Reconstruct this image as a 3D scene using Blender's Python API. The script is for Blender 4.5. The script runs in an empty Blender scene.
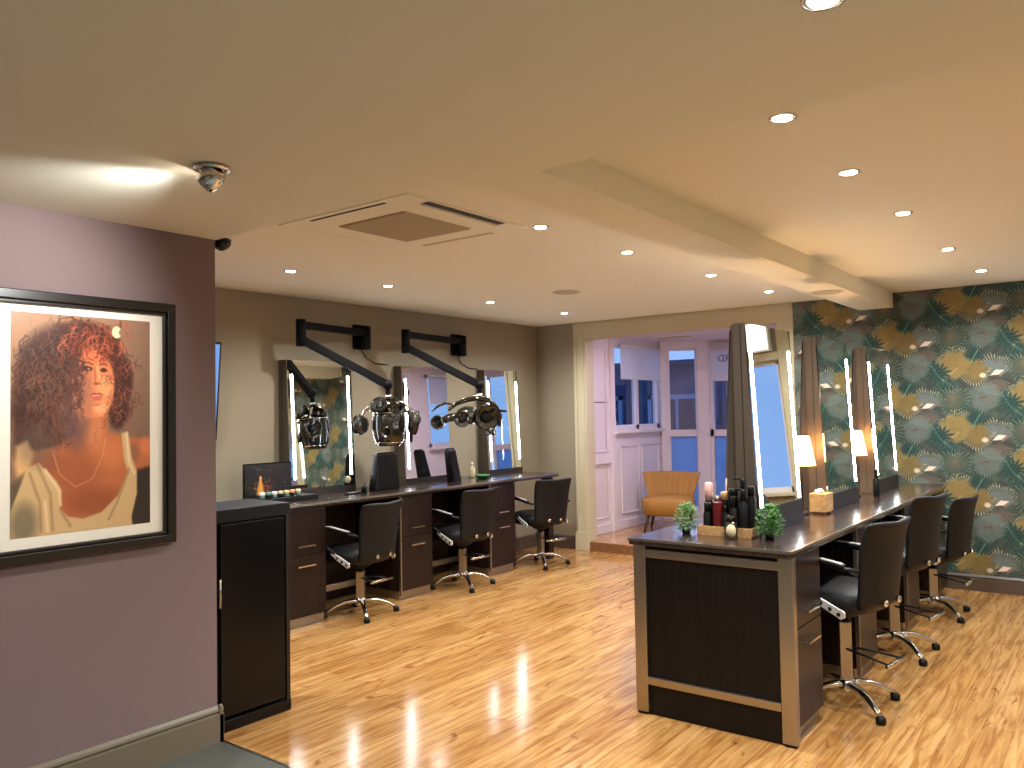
import bpy, math, random
import numpy as np
from mathutils import Vector, Matrix
random.seed(7); rng = np.random.default_rng(7)
C = bpy.context.scene.collection
PI = math.pi

# ------------------------------------------------------------------ materials
def lin(c):
    c = np.asarray(c, float) / 255.0
    return np.where(c <= 0.04045, c / 12.92, ((c + 0.055) / 1.055) ** 2.4)
def rgba(c): return (*[float(v) for v in lin(c)], 1.0)
def mat(name, col, rough=.5, metal=0.0, spec=None, coat=0.0, emit=None, es=0.0, bump=0.0, bscale=60, var=0.0, vscale=4):
    m = bpy.data.materials.new(name); m.use_nodes = True
    nt = m.node_tree; b = nt.nodes['Principled BSDF']
    b.inputs['Base Color'].default_value = rgba(col)
    b.inputs['Roughness'].default_value = rough; b.inputs['Metallic'].default_value = metal
    if spec is not None: b.inputs['Specular IOR Level'].default_value = spec
    b.inputs['Coat Weight'].default_value = coat; b.inputs['Coat Roughness'].default_value = .1
    if emit is not None:
        b.inputs['Emission Color'].default_value = rgba(emit); b.inputs['Emission Strength'].default_value = es
    if bump or var:
        tc = nt.nodes.new('ShaderNodeTexCoord'); nz = nt.nodes.new('ShaderNodeTexNoise')
        nz.inputs['Scale'].default_value = bscale if bump else vscale; nz.inputs['Detail'].default_value = 4
        nt.links.new(tc.outputs['Object'], nz.inputs['Vector'])
        if bump:
            bp = nt.nodes.new('ShaderNodeBump'); bp.inputs['Strength'].default_value = bump; bp.inputs['Distance'].default_value = .01
            nt.links.new(nz.outputs['Fac'], bp.inputs['Height']); nt.links.new(bp.outputs['Normal'], b.inputs['Normal'])
        if var:
            r = nt.nodes.new('ShaderNodeValToRGB')
            r.color_ramp.elements[0].position = .3; r.color_ramp.elements[1].position = .7
            r.color_ramp.elements[0].color = rgba([max(0, v * (1 - var)) for v in col])
            r.color_ramp.elements[1].color = rgba([min(255, v * (1 + var)) for v in col])
            nt.links.new(nz.outputs['Fac'], r.inputs['Fac']); nt.links.new(r.outputs['Color'], b.inputs['Base Color'])
    return m
def wood(name, dark, light, scale=(1, 14, 14), rough=.35, coat=0.0, detail=6):
    m = mat(name, light, rough, coat=coat); nt = m.node_tree; b = nt.nodes['Principled BSDF']
    tc = nt.nodes.new('ShaderNodeTexCoord'); mp = nt.nodes.new('ShaderNodeMapping'); mp.inputs['Scale'].default_value = scale
    nz = nt.nodes.new('ShaderNodeTexNoise'); nz.inputs['Scale'].default_value = 3; nz.inputs['Detail'].default_value = detail; nz.inputs['Distortion'].default_value = .6
    r = nt.nodes.new('ShaderNodeValToRGB'); r.color_ramp.elements[0].position = .3; r.color_ramp.elements[1].position = .72
    r.color_ramp.elements[0].color = rgba(dark); r.color_ramp.elements[1].color = rgba(light)
    L = nt.links.new
    L(tc.outputs['Object'], mp.inputs['Vector']); L(mp.outputs['Vector'], nz.inputs['Vector']); L(nz.outputs['Fac'], r.inputs['Fac']); L(r.outputs['Color'], b.inputs['Base Color'])
    return m
def floor_mat():
    m = mat('honey_laminate', (205, 155, 90), .24); nt = m.node_tree; b = nt.nodes['Principled BSDF']; L = nt.links.new; N = nt.nodes.new
    tc = N('ShaderNodeTexCoord')
    br = N('ShaderNodeTexBrick'); br.offset = .37; br.inputs['Scale'].default_value = 1
    br.inputs['Brick Width'].default_value = 1.25; br.inputs['Row Height'].default_value = .128
    br.inputs['Mortar Size'].default_value = .0016; br.inputs['Mortar Smooth'].default_value = .3
    br.inputs['Color1'].default_value = rgba((188, 147, 93)); br.inputs['Color2'].default_value = rgba((168, 125, 72)); br.inputs['Mortar'].default_value = rgba((150, 104, 62))
    L(tc.outputs['Object'], br.inputs['Vector'])
    mp = N('ShaderNodeMapping'); mp.inputs['Scale'].default_value = (1.2, 16, 1); L(tc.outputs['Object'], mp.inputs['Vector'])
    nz = N('ShaderNodeTexNoise'); nz.inputs['Scale'].default_value = 2.2; nz.inputs['Detail'].default_value = 7; nz.inputs['Distortion'].default_value = .9; L(mp.outputs['Vector'], nz.inputs['Vector'])
    r = N('ShaderNodeValToRGB'); r.color_ramp.elements[0].position = .36; r.color_ramp.elements[1].position = .62
    r.color_ramp.elements[0].color = rgba((208, 186, 164)); r.color_ramp.elements[1].color = (1, 1, 1, 1); L(nz.outputs['Fac'], r.inputs['Fac'])
    mp2 = N('ShaderNodeMapping'); mp2.inputs['Scale'].default_value = (2.2, 7, 1); L(tc.outputs['Object'], mp2.inputs['Vector'])
    n2 = N('ShaderNodeTexNoise'); n2.inputs['Scale'].default_value = 1.6; n2.inputs['Detail'].default_value = 3; n2.inputs['Distortion'].default_value = 1.5; L(mp2.outputs['Vector'], n2.inputs['Vector'])
    r2 = N('ShaderNodeValToRGB'); r2.color_ramp.elements[0].position = .62; r2.color_ramp.elements[1].position = .74
    r2.color_ramp.elements[0].color = (1, 1, 1, 1); r2.color_ramp.elements[1].color = rgba((196, 160, 126)); L(n2.outputs['Fac'], r2.inputs['Fac'])
    def mul(a, c):
        x = N('ShaderNodeMix'); x.data_type = 'RGBA'; x.blend_type = 'MULTIPLY'; x.inputs[0].default_value = 1; L(a, x.inputs[6]); L(c, x.inputs[7]); return x.outputs[2]
    L(mul(mul(br.outputs['Color'], r.outputs['Color']), r2.outputs['Color']), b.inputs['Base Color'])
    rr = N('ShaderNodeMapRange'); rr.inputs['To Min'].default_value = .10; rr.inputs['To Max'].default_value = .20; L(nz.outputs['Fac'], rr.inputs['Value']); L(rr.outputs['Result'], b.inputs['Roughness'])
    bp = N('ShaderNodeBump'); bp.inputs['Strength'].default_value = .25; bp.inputs['Distance'].default_value = .003; bp.invert = True
    L(br.outputs['Fac'], bp.inputs['Height']); L(bp.outputs['Normal'], b.inputs['Normal'])
    return m
def vcol_mat(name, rough=.6, coat=0.0):
    m = mat(name, (128, 128, 128), rough, coat=coat); nt = m.node_tree
    a = nt.nodes.new('ShaderNodeVertexColor'); a.layer_name = 'Col'
    nt.links.new(a.outputs['Color'], nt.nodes['Principled BSDF'].inputs['Base Color']); return m
def glass_mat(name, tint=(235, 240, 245), gloss=.08, frosted=None, diffuse=0):
    m = bpy.data.materials.new(name); m.use_nodes = True; nt = m.node_tree; nt.nodes.clear(); N = nt.nodes.new; L = nt.links.new
    o = N('ShaderNodeOutputMaterial'); t = N('ShaderNodeBsdfTransparent'); t.inputs['Color'].default_value = rgba(tint)
    g = N('ShaderNodeBsdfGlossy'); g.inputs['Roughness'].default_value = .02
    mx = N('ShaderNodeMixShader'); mx.inputs[0].default_value = gloss
    src = t.outputs[0]
    if frosted:
        tl = N('ShaderNodeBsdfTranslucent'); tl.inputs['Color'].default_value = rgba(frosted)
        m2 = N('ShaderNodeMixShader'); m2.inputs[0].default_value = .93
        if diffuse:
            df = N('ShaderNodeBsdfDiffuse'); df.inputs['Color'].default_value = rgba(frosted); m3 = N('ShaderNodeMixShader'); m3.inputs[0].default_value = diffuse; L(tl.outputs[0], m3.inputs[1]); L(df.outputs[0], m3.inputs[2]); tl = m3
        L(t.outputs[0], m2.inputs[1]); L(tl.outputs[0], m2.inputs[2]); src = m2.outputs[0]
    L(src, mx.inputs[1]); L(g.outputs[0], mx.inputs[2]); L(mx.outputs[0], o.inputs['Surface']); return m
def emit_mat(name, col, s):
    m = bpy.data.materials.new(name); m.use_nodes = True; nt = m.node_tree; nt.nodes.clear()
    o = nt.nodes.new('ShaderNodeOutputMaterial'); e = nt.nodes.new('ShaderNodeEmission')
    e.inputs['Color'].default_value = rgba(col); e.inputs['Strength'].default_value = s; nt.links.new(e.outputs[0], o.inputs['Surface']); return m

def shade_mat():
    m = emit_mat('glowing_lamp_shade', (255, 206, 140), 2.5); nt = m.node_tree; e = nt.nodes['Emission']; o = nt.nodes['Material Output']
    t = nt.nodes.new('ShaderNodeBsdfTranslucent'); t.inputs['Color'].default_value = rgba((252, 226, 186)); a = nt.nodes.new('ShaderNodeAddShader')
    nt.links.new(e.outputs[0], a.inputs[0]); nt.links.new(t.outputs[0], a.inputs[1]); nt.links.new(a.outputs[0], o.inputs['Surface']); return m
M = dict(
    floor=floor_mat(),
    vinyl=mat('grey_green_vinyl', (84, 86, 80), .45, var=.08, vscale=3),
    ceil=mat('cream_ceiling_paint', (228, 227, 212), .85),
    wall=mat('beige_wall_paint', (140, 129, 108), .8, bump=.05, bscale=200),
    purple=mat('mauve_wall_paint', (120, 101, 101), .8, bump=.05, bscale=200),
    cream=mat('cream_gloss_trim', (188, 177, 148), .5),
    white=mat('white_gloss_panel', (226, 216, 218), .45),
    skirt=mat('taupe_skirting', (108, 98, 82), .3),
    skirtd=mat('dark_taupe_skirting', (84, 70, 60), .4),
    rwood=wood('step_riser_wood', (104, 68, 44), (140, 96, 62), (2, 14, 14)),
    dark=wood('wenge_laminate', (26, 15, 12), (42, 27, 22), (14, 14, 1), .34),
    darkp=wood('wenge_end_panel', (14, 11, 9), (25, 20, 17), (30, 30, 1), .45),
    top=wood('dark_worktop', (38, 27, 24), (58, 43, 37), (3, 20, 10), .2, coat=.4),
    black=mat('black_gloss_laminate', (13, 12, 13), .22),
    armb=mat('black_arm_enamel', (6, 6, 7), .6, spec=.12), blackm=mat('black_matt_plastic', (9, 9, 10), .5, spec=.25),
    leather=mat('black_leatherette', (12, 11, 12), .5, spec=.3, bump=.15, bscale=300),
    silver=mat('brushed_aluminium', (176, 168, 154), .32, 1.0), plate=mat('polished_plate', (222, 220, 214), .25, .45),
    chrome=mat('chrome', (215, 212, 205), .12, 1.0),
    dchrome=mat('smoked_chrome', (70, 66, 58), .16, 1.0),
    smoke=mat('smoked_plastic', (34, 33, 28), .14, 0.0, coat=.8),
    mirror=mat('mirror_glass', (226, 230, 226), .015, 1.0),
    bronze=mat('bronze_mirror_frame', (88, 78, 68), .36, .3),
    seam=mat('dark_seam', (28, 21, 18), .4),
    led=emit_mat('led_light_strip', (244, 248, 255), 42.0),
    ledoff=mat('frosted_unlit_strip', (176, 186, 178), .3),
    lamp=emit_mat('downlight_lens', (255, 240, 220), 70.0),
    panel=emit_mat('fill_box_glow', (255, 250, 242), 3.0), bayfill=emit_mat('bay_fill_glow', (244, 226, 255), 190.0),  # glow of the two invented fill lights, shop window box and bay
    shade=shade_mat(),
    grille=mat('vent_grille', (186, 172, 142), .7),
    slot=mat('vent_slot_black', (24, 20, 18), .7),
    frame=mat('black_picture_frame', (15, 12, 11), .3, coat=.2),
    mat_=mat('white_picture_mount', (238, 232, 218), .7),
    print_=vcol_mat('portrait_print', .35, .3), paper=vcol_mat('leaf_wallpaper', .75),
    tv=emit_mat('blue_lit_screen', (120, 160, 225), 1.0),
    velvet=mat('ochre_velvet', (152, 106, 42), .7, bump=.1, bscale=150, var=.08, vscale=8),
    legw=mat('dark_walnut_leg', (52, 34, 28), .4),
    oak=wood('pale_oak', (150, 112, 68), (196, 156, 104), (3, 20, 20), .5),
    leaf=mat('green_leaf', (76, 124, 52), .6, var=.35, vscale=40),
    leaf2=mat('pale_green_leaf', (116, 156, 98), .6, var=.25, vscale=40),
    red=mat('dark_red_bottle', (92, 22, 26), .3), pink=mat('pale_pink_plastic', (226, 178, 170), .4),
    creaml=mat('cream_label', (206, 190, 150), .6), whitep=mat('white_plastic', (228, 224, 216), .4),
    orange=mat('peach_plastic', (214, 150, 96), .4), teal=mat('teal_plastic', (96, 130, 124), .4), green=mat('green_plastic', (40, 110, 50), .4),
    glass=glass_mat('window_glass'), jarglass=glass_mat('clear_jar_glass', (214, 212, 202), .2),
    frost=glass_mat('frosted_window_film', frosted=(190, 212, 240)),
    blind=glass_mat('white_roller_blind', gloss=.0, frosted=(240, 236, 238), diffuse=.5),
    blindp=mat('white_pelmet', (196, 180, 184), .6), letter=mat('grey_lettering', (86, 92, 128), .6), faint=mat('faint_lettering', (112, 100, 84), .6),
    facade=mat('slate_facade', (40, 52, 84), .8, var=.15, vscale=2), facadel=mat('pale_facade_trim', (120, 138, 172), .8),
    darkglass=mat('dark_shop_glass', (26, 38, 62), .1), fac2=mat('render_facade', (150, 170, 196), .8),
    street=mat('street_tarmac', (70, 74, 84), .8), greybox=mat('dark_green_grey_seat', (66, 68, 58), .5),
)

for k_, v_ in (('dark', .3), ('darkp', .2), ('black', .3)): M[k_].node_tree.nodes['Principled BSDF'].inputs['Specular IOR Level'].default_value = v_

# ------------------------------------------------------------------ mesh helpers
class MB:
    def __init__(s): s.v = []; s.f = []; s.sm = []
    def add(s, vs, fs, smooth=False):
        o = len(s.v); s.v += [tuple(float(c) for c in v) for v in vs]; s.f += [tuple(i + o for i in f) for f in fs]; s.sm += [smooth] * len(fs); return s
    def box(s, a, b):
        x0, x1 = sorted((a[0], b[0])); y0, y1 = sorted((a[1], b[1])); z0, z1 = sorted((a[2], b[2]))
        return s.add([(x0, y0, z0), (x1, y0, z0), (x1, y1, z0), (x0, y1, z0), (x0, y0, z1), (x1, y0, z1), (x1, y1, z1), (x0, y1, z1)],
                     [(0, 3, 2, 1), (4, 5, 6, 7), (0, 1, 5, 4), (1, 2, 6, 5), (2, 3, 7, 6), (3, 0, 4, 7)])
    def obox(s, c, size, rz=0.0, rx=0.0):
        R = Matrix.Rotation(rz, 3, 'Z') @ Matrix.Rotation(rx, 3, 'X'); h = [q / 2 for q in size]
        vs = [Vector(c) + R @ Vector((sx * h[0], sy * h[1], sz * h[2])) for sz in (-1, 1) for sx, sy in ((-1, -1), (1, -1), (1, 1), (-1, 1))]
        return s.add(vs, [(0, 3, 2, 1), (4, 5, 6, 7), (0, 1, 5, 4), (1, 2, 6, 5), (2, 3, 7, 6), (3, 0, 4, 7)])
    def prism(s, poly, d, axis=2, lo=0.0):
        """poly of 2D points extruded along axis from lo to d"""
        def P(p, t): return [(t, p[0], p[1]), (p[0], t, p[1]), (p[0], p[1], t)][axis]
        n = len(poly); vs = [P(p, lo) for p in poly] + [P(p, d) for p in poly]
        fs = [tuple(range(n))[::-1], tuple(range(n, 2 * n))] + [(i, (i + 1) % n, n + (i + 1) % n, n + i) for i in range(n)]
        return s.add(vs, fs)
    def lathe(s, prof, c=(0, 0, 0), n=20, R=None, smooth=True, sx=1, sy=1, cap=True):
        vs = []; fs = []
        for (r, z) in prof:
            for k in range(n):
                a = 2 * PI * k / n; p = Vector((r * math.cos(a) * sx, r * math.sin(a) * sy, z))
                if R is not None: p = R @ p
                vs.append(p + Vector(c))
        for i in range(len(prof) - 1):
            for k in range(n): fs.append((i * n + k, i * n + (k + 1) % n, (i + 1) * n + (k + 1) % n, (i + 1) * n + k))
        if cap: fs.append(tuple(range(n))[::-1]); fs.append(tuple((len(prof) - 1) * n + k for k in range(n)))
        else: fs += [((len(prof) - 1) * n + k, (len(prof) - 1) * n + (k + 1) % n, (k + 1) % n, k) for k in range(n)]
        return s.add(vs, fs, smooth)
    def cyl(s, a, b, r, n=16, r2=None):
        a = Vector(a); b = Vector(b); d = b - a; R = d.to_track_quat('Z', 'Y').to_matrix(); L = d.length
        return s.lathe([(r, 0), (r if r2 is None else r2, L)], a, n, R)
    def tube(s, pts, r, n=8, flat=1.0):
        pts = [Vector(p) for p in pts]; rs = r if isinstance(r, (list, tuple)) else [r] * len(pts); vs = []; fs = []
        for i, p in enumerate(pts):
            t = (pts[min(i + 1, len(pts) - 1)] - pts[max(i - 1, 0)]).normalized()
            up = Vector((0, 0, 1)) if abs(t.z) < .95 else Vector((0, 1, 0))
            a = t.cross(up).normalized(); b = a.cross(t).normalized()
            for k in range(n):
                g = 2 * PI * k / n; vs.append(p + rs[i] * (math.cos(g) * a + flat * math.sin(g) * b))
        for i in range(len(pts) - 1):
            for k in range(n): fs.append((i * n + k, i * n + (k + 1) % n, (i + 1) * n + (k + 1) % n, (i + 1) * n + k))
        fs.append(tuple(range(n))[::-1]); fs.append(tuple((len(pts) - 1) * n + k for k in range(n)))
        return s.add(vs, fs, True)
    def sphere(s, c, r, n=14, m=8, sc=(1, 1, 1), R=None):
        prof = [(max(1e-4, r * math.sin(PI * i / m)), -r * math.cos(PI * i / m)) for i in range(m + 1)]
        R2 = (R or Matrix.Identity(3)) @ Matrix.Diagonal(sc); return s.lathe(prof, c, n, R2)
    def build(s, name, m, parent=None, bevel=0.0, subd=0):
        me = bpy.data.meshes.new(name); me.from_pydata(s.v, [], s.f); me.materials.append(m)
        me.polygons.foreach_set('use_smooth', s.sm); me.update()
        import bmesh
        bm = bmesh.new(); bm.from_mesh(me); bmesh.ops.recalc_face_normals(bm, faces=bm.faces); bm.to_mesh(me); bm.free()
        o = bpy.data.objects.new(name, me); C.objects.link(o)
        if parent is not None: o.parent = parent
        if bevel:
            b = o.modifiers.new('bevel', 'BEVEL'); b.width = bevel; b.segments = 2; b.limit_method = 'ANGLE'; b.angle_limit = .7
        if subd:
            b = o.modifiers.new('sub', 'SUBSURF'); b.levels = subd; b.render_levels = subd
        return o
def B(a, b): return MB().box(a, b)
def thing(name, label, cat, loc=(0, 0, 0), rz=0.0, group=None):
    o = bpy.data.objects.new(name, None); C.objects.link(o); o.location = loc; o.rotation_euler = (0, 0, rz)
    o.empty_display_size = .05; o['label'] = label; o['category'] = cat
    if group: o['group'] = group
    return o
def tag(o, label, cat, group=None):
    o['label'] = label; o['category'] = cat
    if group: o['group'] = group
    return o
def struct(o): o['kind'] = 'structure'; return o
def dup(o, parent=None):
    c = o.copy(); C.objects.link(c); c.parent = parent
    for ch in list(o.children): dup(ch, c)
    return c
def copyof(src, loc, rz, label, group=None):
    c = dup(src); c.location = loc; c.rotation_euler = (0, 0, rz); c['label'] = label
    if group: c['group'] = group
    return c
def raster_mesh(name, A, origin, du, dv, m, parent, thick=None):
    """A[h,w,3] sRGB 0..255, row 0 at the top; a grid of vertices with one colour each"""
    h, w, _ = A.shape; U, V = np.meshgrid(np.linspace(0, 1, w), np.linspace(1, 0, h))
    o_, du, dv = map(lambda q: np.array(q, float), (origin, du, dv))
    P = o_ + U[..., None] * du + V[..., None] * dv
    idx = np.arange(h * w).reshape(h, w); F = np.stack([idx[1:, :-1], idx[1:, 1:], idx[:-1, 1:], idx[:-1, :-1]], -1).reshape(-1, 4)
    me = bpy.data.meshes.new(name); me.from_pydata(P.reshape(-1, 3).tolist(), [], F.tolist()); me.materials.append(m)
    ca = me.color_attributes.new('Col', 'FLOAT_COLOR', 'POINT')
    col = np.ones((h * w, 4), np.float32); col[:, :3] = lin(np.clip(A.reshape(-1, 3), 0, 255)); ca.data.foreach_set('color', col.ravel())
    o = bpy.data.objects.new(name, me); C.objects.link(o); o.parent = parent; return o

# ------------------------------------------------------------------ dimensions
XW, YL, YP = 7.79, 5.574, 3.557      # wallpaper wall, mirror wall, mauve wall
ZL, ZH = 2.42, 2.55                  # low and high ceiling

# ------------------------------------------------------------------ room shell
struct(B((2.306, -2.6, -.05), (XW + .0, YL, 0)).build('floor', M['floor']))
struct(B((-3, -2.6, -.05), (2.306, YP, 0)).build('floor', M['vinyl']))
struct(B((-3, YP, -.05), (2.306, YL, 0)).build('floor', M['floor']))
struct(B((2.300, -2.6, 0), (2.312, 3.55, .003)).build('trim_1', M['silver']))
struct(B((-3, -2.6, ZH), (XW + .15, YL + .1, ZH + .1)).build('ceiling', M['ceil']))
low = MB().prism([(-3, -2.6), (2.39, -2.6), (2.39, 1.68), (XW, 1.68), (XW, 1.965), (2.29, 1.965), (2.29, YL), (-3, YL)], ZH, 2, ZL)
struct(low.build('ceiling', M['ceil']))
struct(B((-3, YL, 0), (XW + .15, YL + .12, ZH)).build('wall_left', M['wall']))
struct(B((-3, YP, 0), (2.286, YP + .1, ZL)).build('wall_mauve', M['purple']))
struct(B((-3.1, -2.7, 0), (-3, YL, ZH)).build('wall_back', M['wall']))
struct(B((-3, -2.7, 0), (XW + .15, -2.6, ZH)).build('wall_right', M['wall']))
wf = MB()
wf.box((XW, 5.045, 0), (XW + .15, YL, ZH))
wf.box((XW, .5, 0), (XW + .15, 2.563, ZH))
wf.box((XW, 2.563, 2.385), (XW + .15, 5.045, ZH))
wf.box((XW, -2.6, 0), (XW + .15, .5, .85)); wf.box((XW, -2.6, 2.12), (XW + .15, .5, ZH)); wf.box((XW, -2.6, .85), (XW + .15, -1.7, 2.12))
wallf = struct(wf.build('wall_far', M['wall']))
# architrave round the opening, with its plinth block
ar = MB()
ar.box((XW - .02, 4.885, .2), (XW, 5.045, 2.385)); ar.box((XW - .032, 4.905, .2), (XW, 4.93, 2.37)); ar.box((XW - .032, 5.0, .2), (XW, 5.03, 2.385))
ar.box((XW - .02, 2.563, 2.385), (XW, 5.045, ZH)); ar.box((XW - .03, 2.563, 2.5), (XW, 5.045, 2.535)); ar.box((XW - .02, 2.563, .2), (XW, 2.72, 2.385))
ar.box((XW - .02, 2.72, 2.365), (XW + .15, 4.885, 2.385)); ar.box((XW, 4.885, .1), (XW + .15, 4.905, 2.385)); ar.box((XW, 2.70, .1), (XW + .15, 2.72, 2.385))
ar.box((XW - .045, 4.88, 0), (XW, 5.05, .2)); ar.box((XW - .045, 2.56, 0), (XW, 2.725, .2)); ar.box((XW - .03, 4.88, .2), (XW, 5.05, .215))
struct(ar.build('trim_2', M['cream'], bevel=.003))
# shop window reflected in the mirrors
tr = MB(); tr.box((XW - .02, .5, 0), (XW, .62, ZH)); tr.box((XW - .02, -1.8, 2.12), (XW, .5, 2.2)); tr.box((XW - .05, -1.8, .82), (XW, .5, .85))
struct(tr.build('trim_3', M['cream'], bevel=.003))
w2 = struct(MB().box((XW + .04, .46, .85), (XW + .1, .5, 2.12)).box((XW + .04, -1.7, .85), (XW + .1, -1.66, 2.12)).box((XW + .04, -1.7, 2.08), (XW + .1, .5, 2.12)).box((XW + .04, -1.7, .85), (XW + .1, .5, .9)).box((XW + .04, -.62, .85), (XW + .1, -.56, 2.12)).build('window_1', M['white']))
B((XW + .06, -1.66, .9), (XW + .066, .46, 2.08)).build('window_pane', M['glass'], w2)
# skirting boards
def skirting(name, p0, p1, nrm, h, m, t=.022):
    p0 = Vector(p0); p1 = Vector(p1); n = Vector(nrm); mb = MB(); d = (p1 - p0)
    prof = [(0, 0), (t, 0), (t, h * .76), (t * .55, h * .80), (t * .9, h * .86), (t * .75, h * .92), (t * .3, h), (0, h)]
    vs = []
    for q in (p0, p1):
        for a, z in prof: vs.append((q.x + n.x * a, q.y + n.y * a, z))
    k = len(prof); mb.add(vs, [tuple(range(k)), tuple(range(k, 2 * k))] + [(i, (i + 1) % k, k + (i + 1) % k, k + i) for i in range(k)])
    return struct(mb.build(name, m))
skirting('baseboard_mauve', (-3, YP, 0), (2.308, YP, 0), (0, -1), .172, M['skirt'], .024)
skirting('baseboard_end', (2.286, YP - .024, 0), (2.286, YP + .03, 0), (1, 0), .172, M['skirt'], .02)
skirting('baseboard_far', (XW, .62, 0), (XW, 2.56, 0), (-1, 0), .133, M['skirtd'])
skirting('baseboard_left', (7.25, YL, 0), (XW, YL, 0), (0, -1), .15, M['skirtd'])
skirting('baseboard_corner', (XW, 5.05, 0), (XW, YL, 0), (-1, 0), .15, M['skirtd'])

# ---- wallpaper: fan palms, fronds and little paper birds
def paint_wallpaper():
    y1, y0, z0, z1 = 2.563, .62, .13, ZH; res = .0055
    w = int((y1 - y0) / res); h = int((z1 - z0) / res)
    us = np.linspace(-y1, -y0, w); zs_ = np.linspace(z1, z0, h); U0, Z0_ = np.meshgrid(us, zs_)
    A = np.zeros((h, w, 3)) + np.array([58, 68, 60])
    n1 = np.sin(U0 * 37 + 3 * np.sin(Z0_ * 21)) * np.sin(Z0_ * 31 + 2 * np.sin(U0 * 17)); A += n1[..., None] * np.array([10, 14, 11])
    N2 = np.sin(U0 * 71 + 2 * np.sin(Z0_ * 43)) * np.sin(Z0_ * 63 + 2 * np.sin(U0 * 39))
    def win(cx, cz, r):
        i0, i1 = np.searchsorted(us, [cx - r, cx + r]); j0, j1 = np.searchsorted(-zs_, [-cz - r, -cz + r])
        if i1 <= i0 or j1 <= j0: return None
        return slice(j0, j1), slice(i0, i1)
    def put(sl, k, col):
        A[sl] = A[sl] * (1 - k[..., None]) + np.asarray(col) * k[..., None]
    def fan(cx, cz, r, c_in, c_out, tip=None, a0=-PI, a1=PI, n=34, seed=0, ax=1.0, tw=.9, deep=.45, op=1.0):
        sl = win(cx, cz, r * 1.15 * max(1, ax))
        if sl is None: return
        du = (U0[sl] - cx) / ax; dz = Z0_[sl] - cz; R = np.hypot(du, dz); th = np.arctan2(dz, du)
        lobe = 1 + .07 * np.sin(3 * th + seed * 9) + .05 * np.sin(7 * th + seed * 5)
        sp = np.abs(((th * n / (2 * PI) + seed) % 1) - .5) * 2            # 0 at the leaf rib, 1 in the gap
        lim = r * lobe * (1.02 - deep * sp)
        ang = np.clip((np.cos(th - (a0 + a1) / 2) - math.cos((a1 - a0) / 2)) * 5, 0, 1) if a1 - a0 < 2 * PI - .1 else 1
        k = np.clip((lim - R) / .010, 0, 1) * ang * op
        t = np.clip(R / r, 0, 1)[..., None]; col = np.asarray(c_in) * (1 - t) + np.asarray(c_out) * t
        col = col * (1 - .20 * (sp * np.clip(R / r, 0, 1))[..., None]) * (1 + .04 * N2[sl])[..., None]
        if tip is not None:
            tt = (np.clip((R / (r * lobe) - .66) / .2, 0, 1) * np.clip(1 - 2.2 * sp, 0, 1) * tw)[..., None]; col = col * (1 - tt) + np.asarray(tip) * tt
        A[sl] = A[sl] * (1 - k[..., None]) + col * k[..., None]
    def stroke(p, q, bend, wd, col, op=.9):
        cx, cz = (p[0] + q[0]) / 2, (p[1] + q[1]) / 2; sl = win(cx, cz, math.dist(p, q) / 2 + abs(bend) * 1.5 + wd * 2)
        if sl is None: return
        U, Z = U0[sl], Z0_[sl]; d = np.full(U.shape, 9.0)
        for i in range(13):
            t = i / 12; e = bend * math.sin(PI * t); x = p[0] + (q[0] - p[0]) * t + e; z = p[1] + (q[1] - p[1]) * t + e; d = np.minimum(d, np.hypot(U - x, Z - z))
        put(sl, np.clip((wd - d) / .006 + .3, 0, 1) * op, col)
    def quad(cx, cz, q, col):
        sl = win(cx, cz, .1)
        if sl is None: return
        P = [(cx + a_, cz + b_) for a_, b_ in q]; U, Z = U0[sl], Z0_[sl]
        if sum(P[i][0] * P[(i + 1) % 4][1] - P[(i + 1) % 4][0] * P[i][1] for i in range(4)) > 0: P = P[::-1]
        k = np.ones_like(U)
        for i in range(4):
            (ax, az), (bx, bz) = P[i], P[(i + 1) % 4]; ex, ez = bx - ax, bz - az; L = math.hypot(ex, ez)
            k = np.minimum(k, np.clip(.5 - ((U - ax) * -ez + (Z - az) * ex) / L / .004, 0, 1))
        put(sl, k, col)
    tiles = [(-.897 + i * .525, 1.806 + j * .538 + (i % 2) * .269) for i in range(-4, 4) for j in range(-4, 4)]
    G = (122, 106, 62); G2 = (140, 121, 74); CR = (214, 200, 160)
    for cx, cz in tiles:      # deep green leaves first
        for dx, dz, r in ((-.17, .17, .10), (.10, -.25, .15), (-.32, -.28, .12), (.14, .12, .12)):
            fan(cx + dx, cz + dz, r, (22, 50, 46), (34, 68, 62), n=15, seed=.3 + dx, deep=.6)
    def fronds(cx, cz):
        fan(cx + .085, cz - .25, .105, (20, 48, 44), (32, 66, 60), n=13, seed=.2, deep=.6); fan(cx - .17, cz + .16, .065, (20, 48, 44), (32, 66, 60), n=11, seed=.2, deep=.6)
        for t in np.linspace(0, 1, 9):
            for sg in (-1, 1): stroke((cx + .02 + .15 * t, cz - .16 - .20 * t), (cx + .02 + .15 * t + sg * .05 + .02, cz - .16 - .20 * t + sg * .03 - .03), 0, .004, (42, 86, 76), .7)
        stroke((cx + .02, cz - .16), (cx + .17, cz - .36), -.015, .008, (74, 118, 104)); stroke((cx - .20, cz + .09), (cx - .14, cz + .20), 0, .007, (92, 140, 124), .8)
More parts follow.
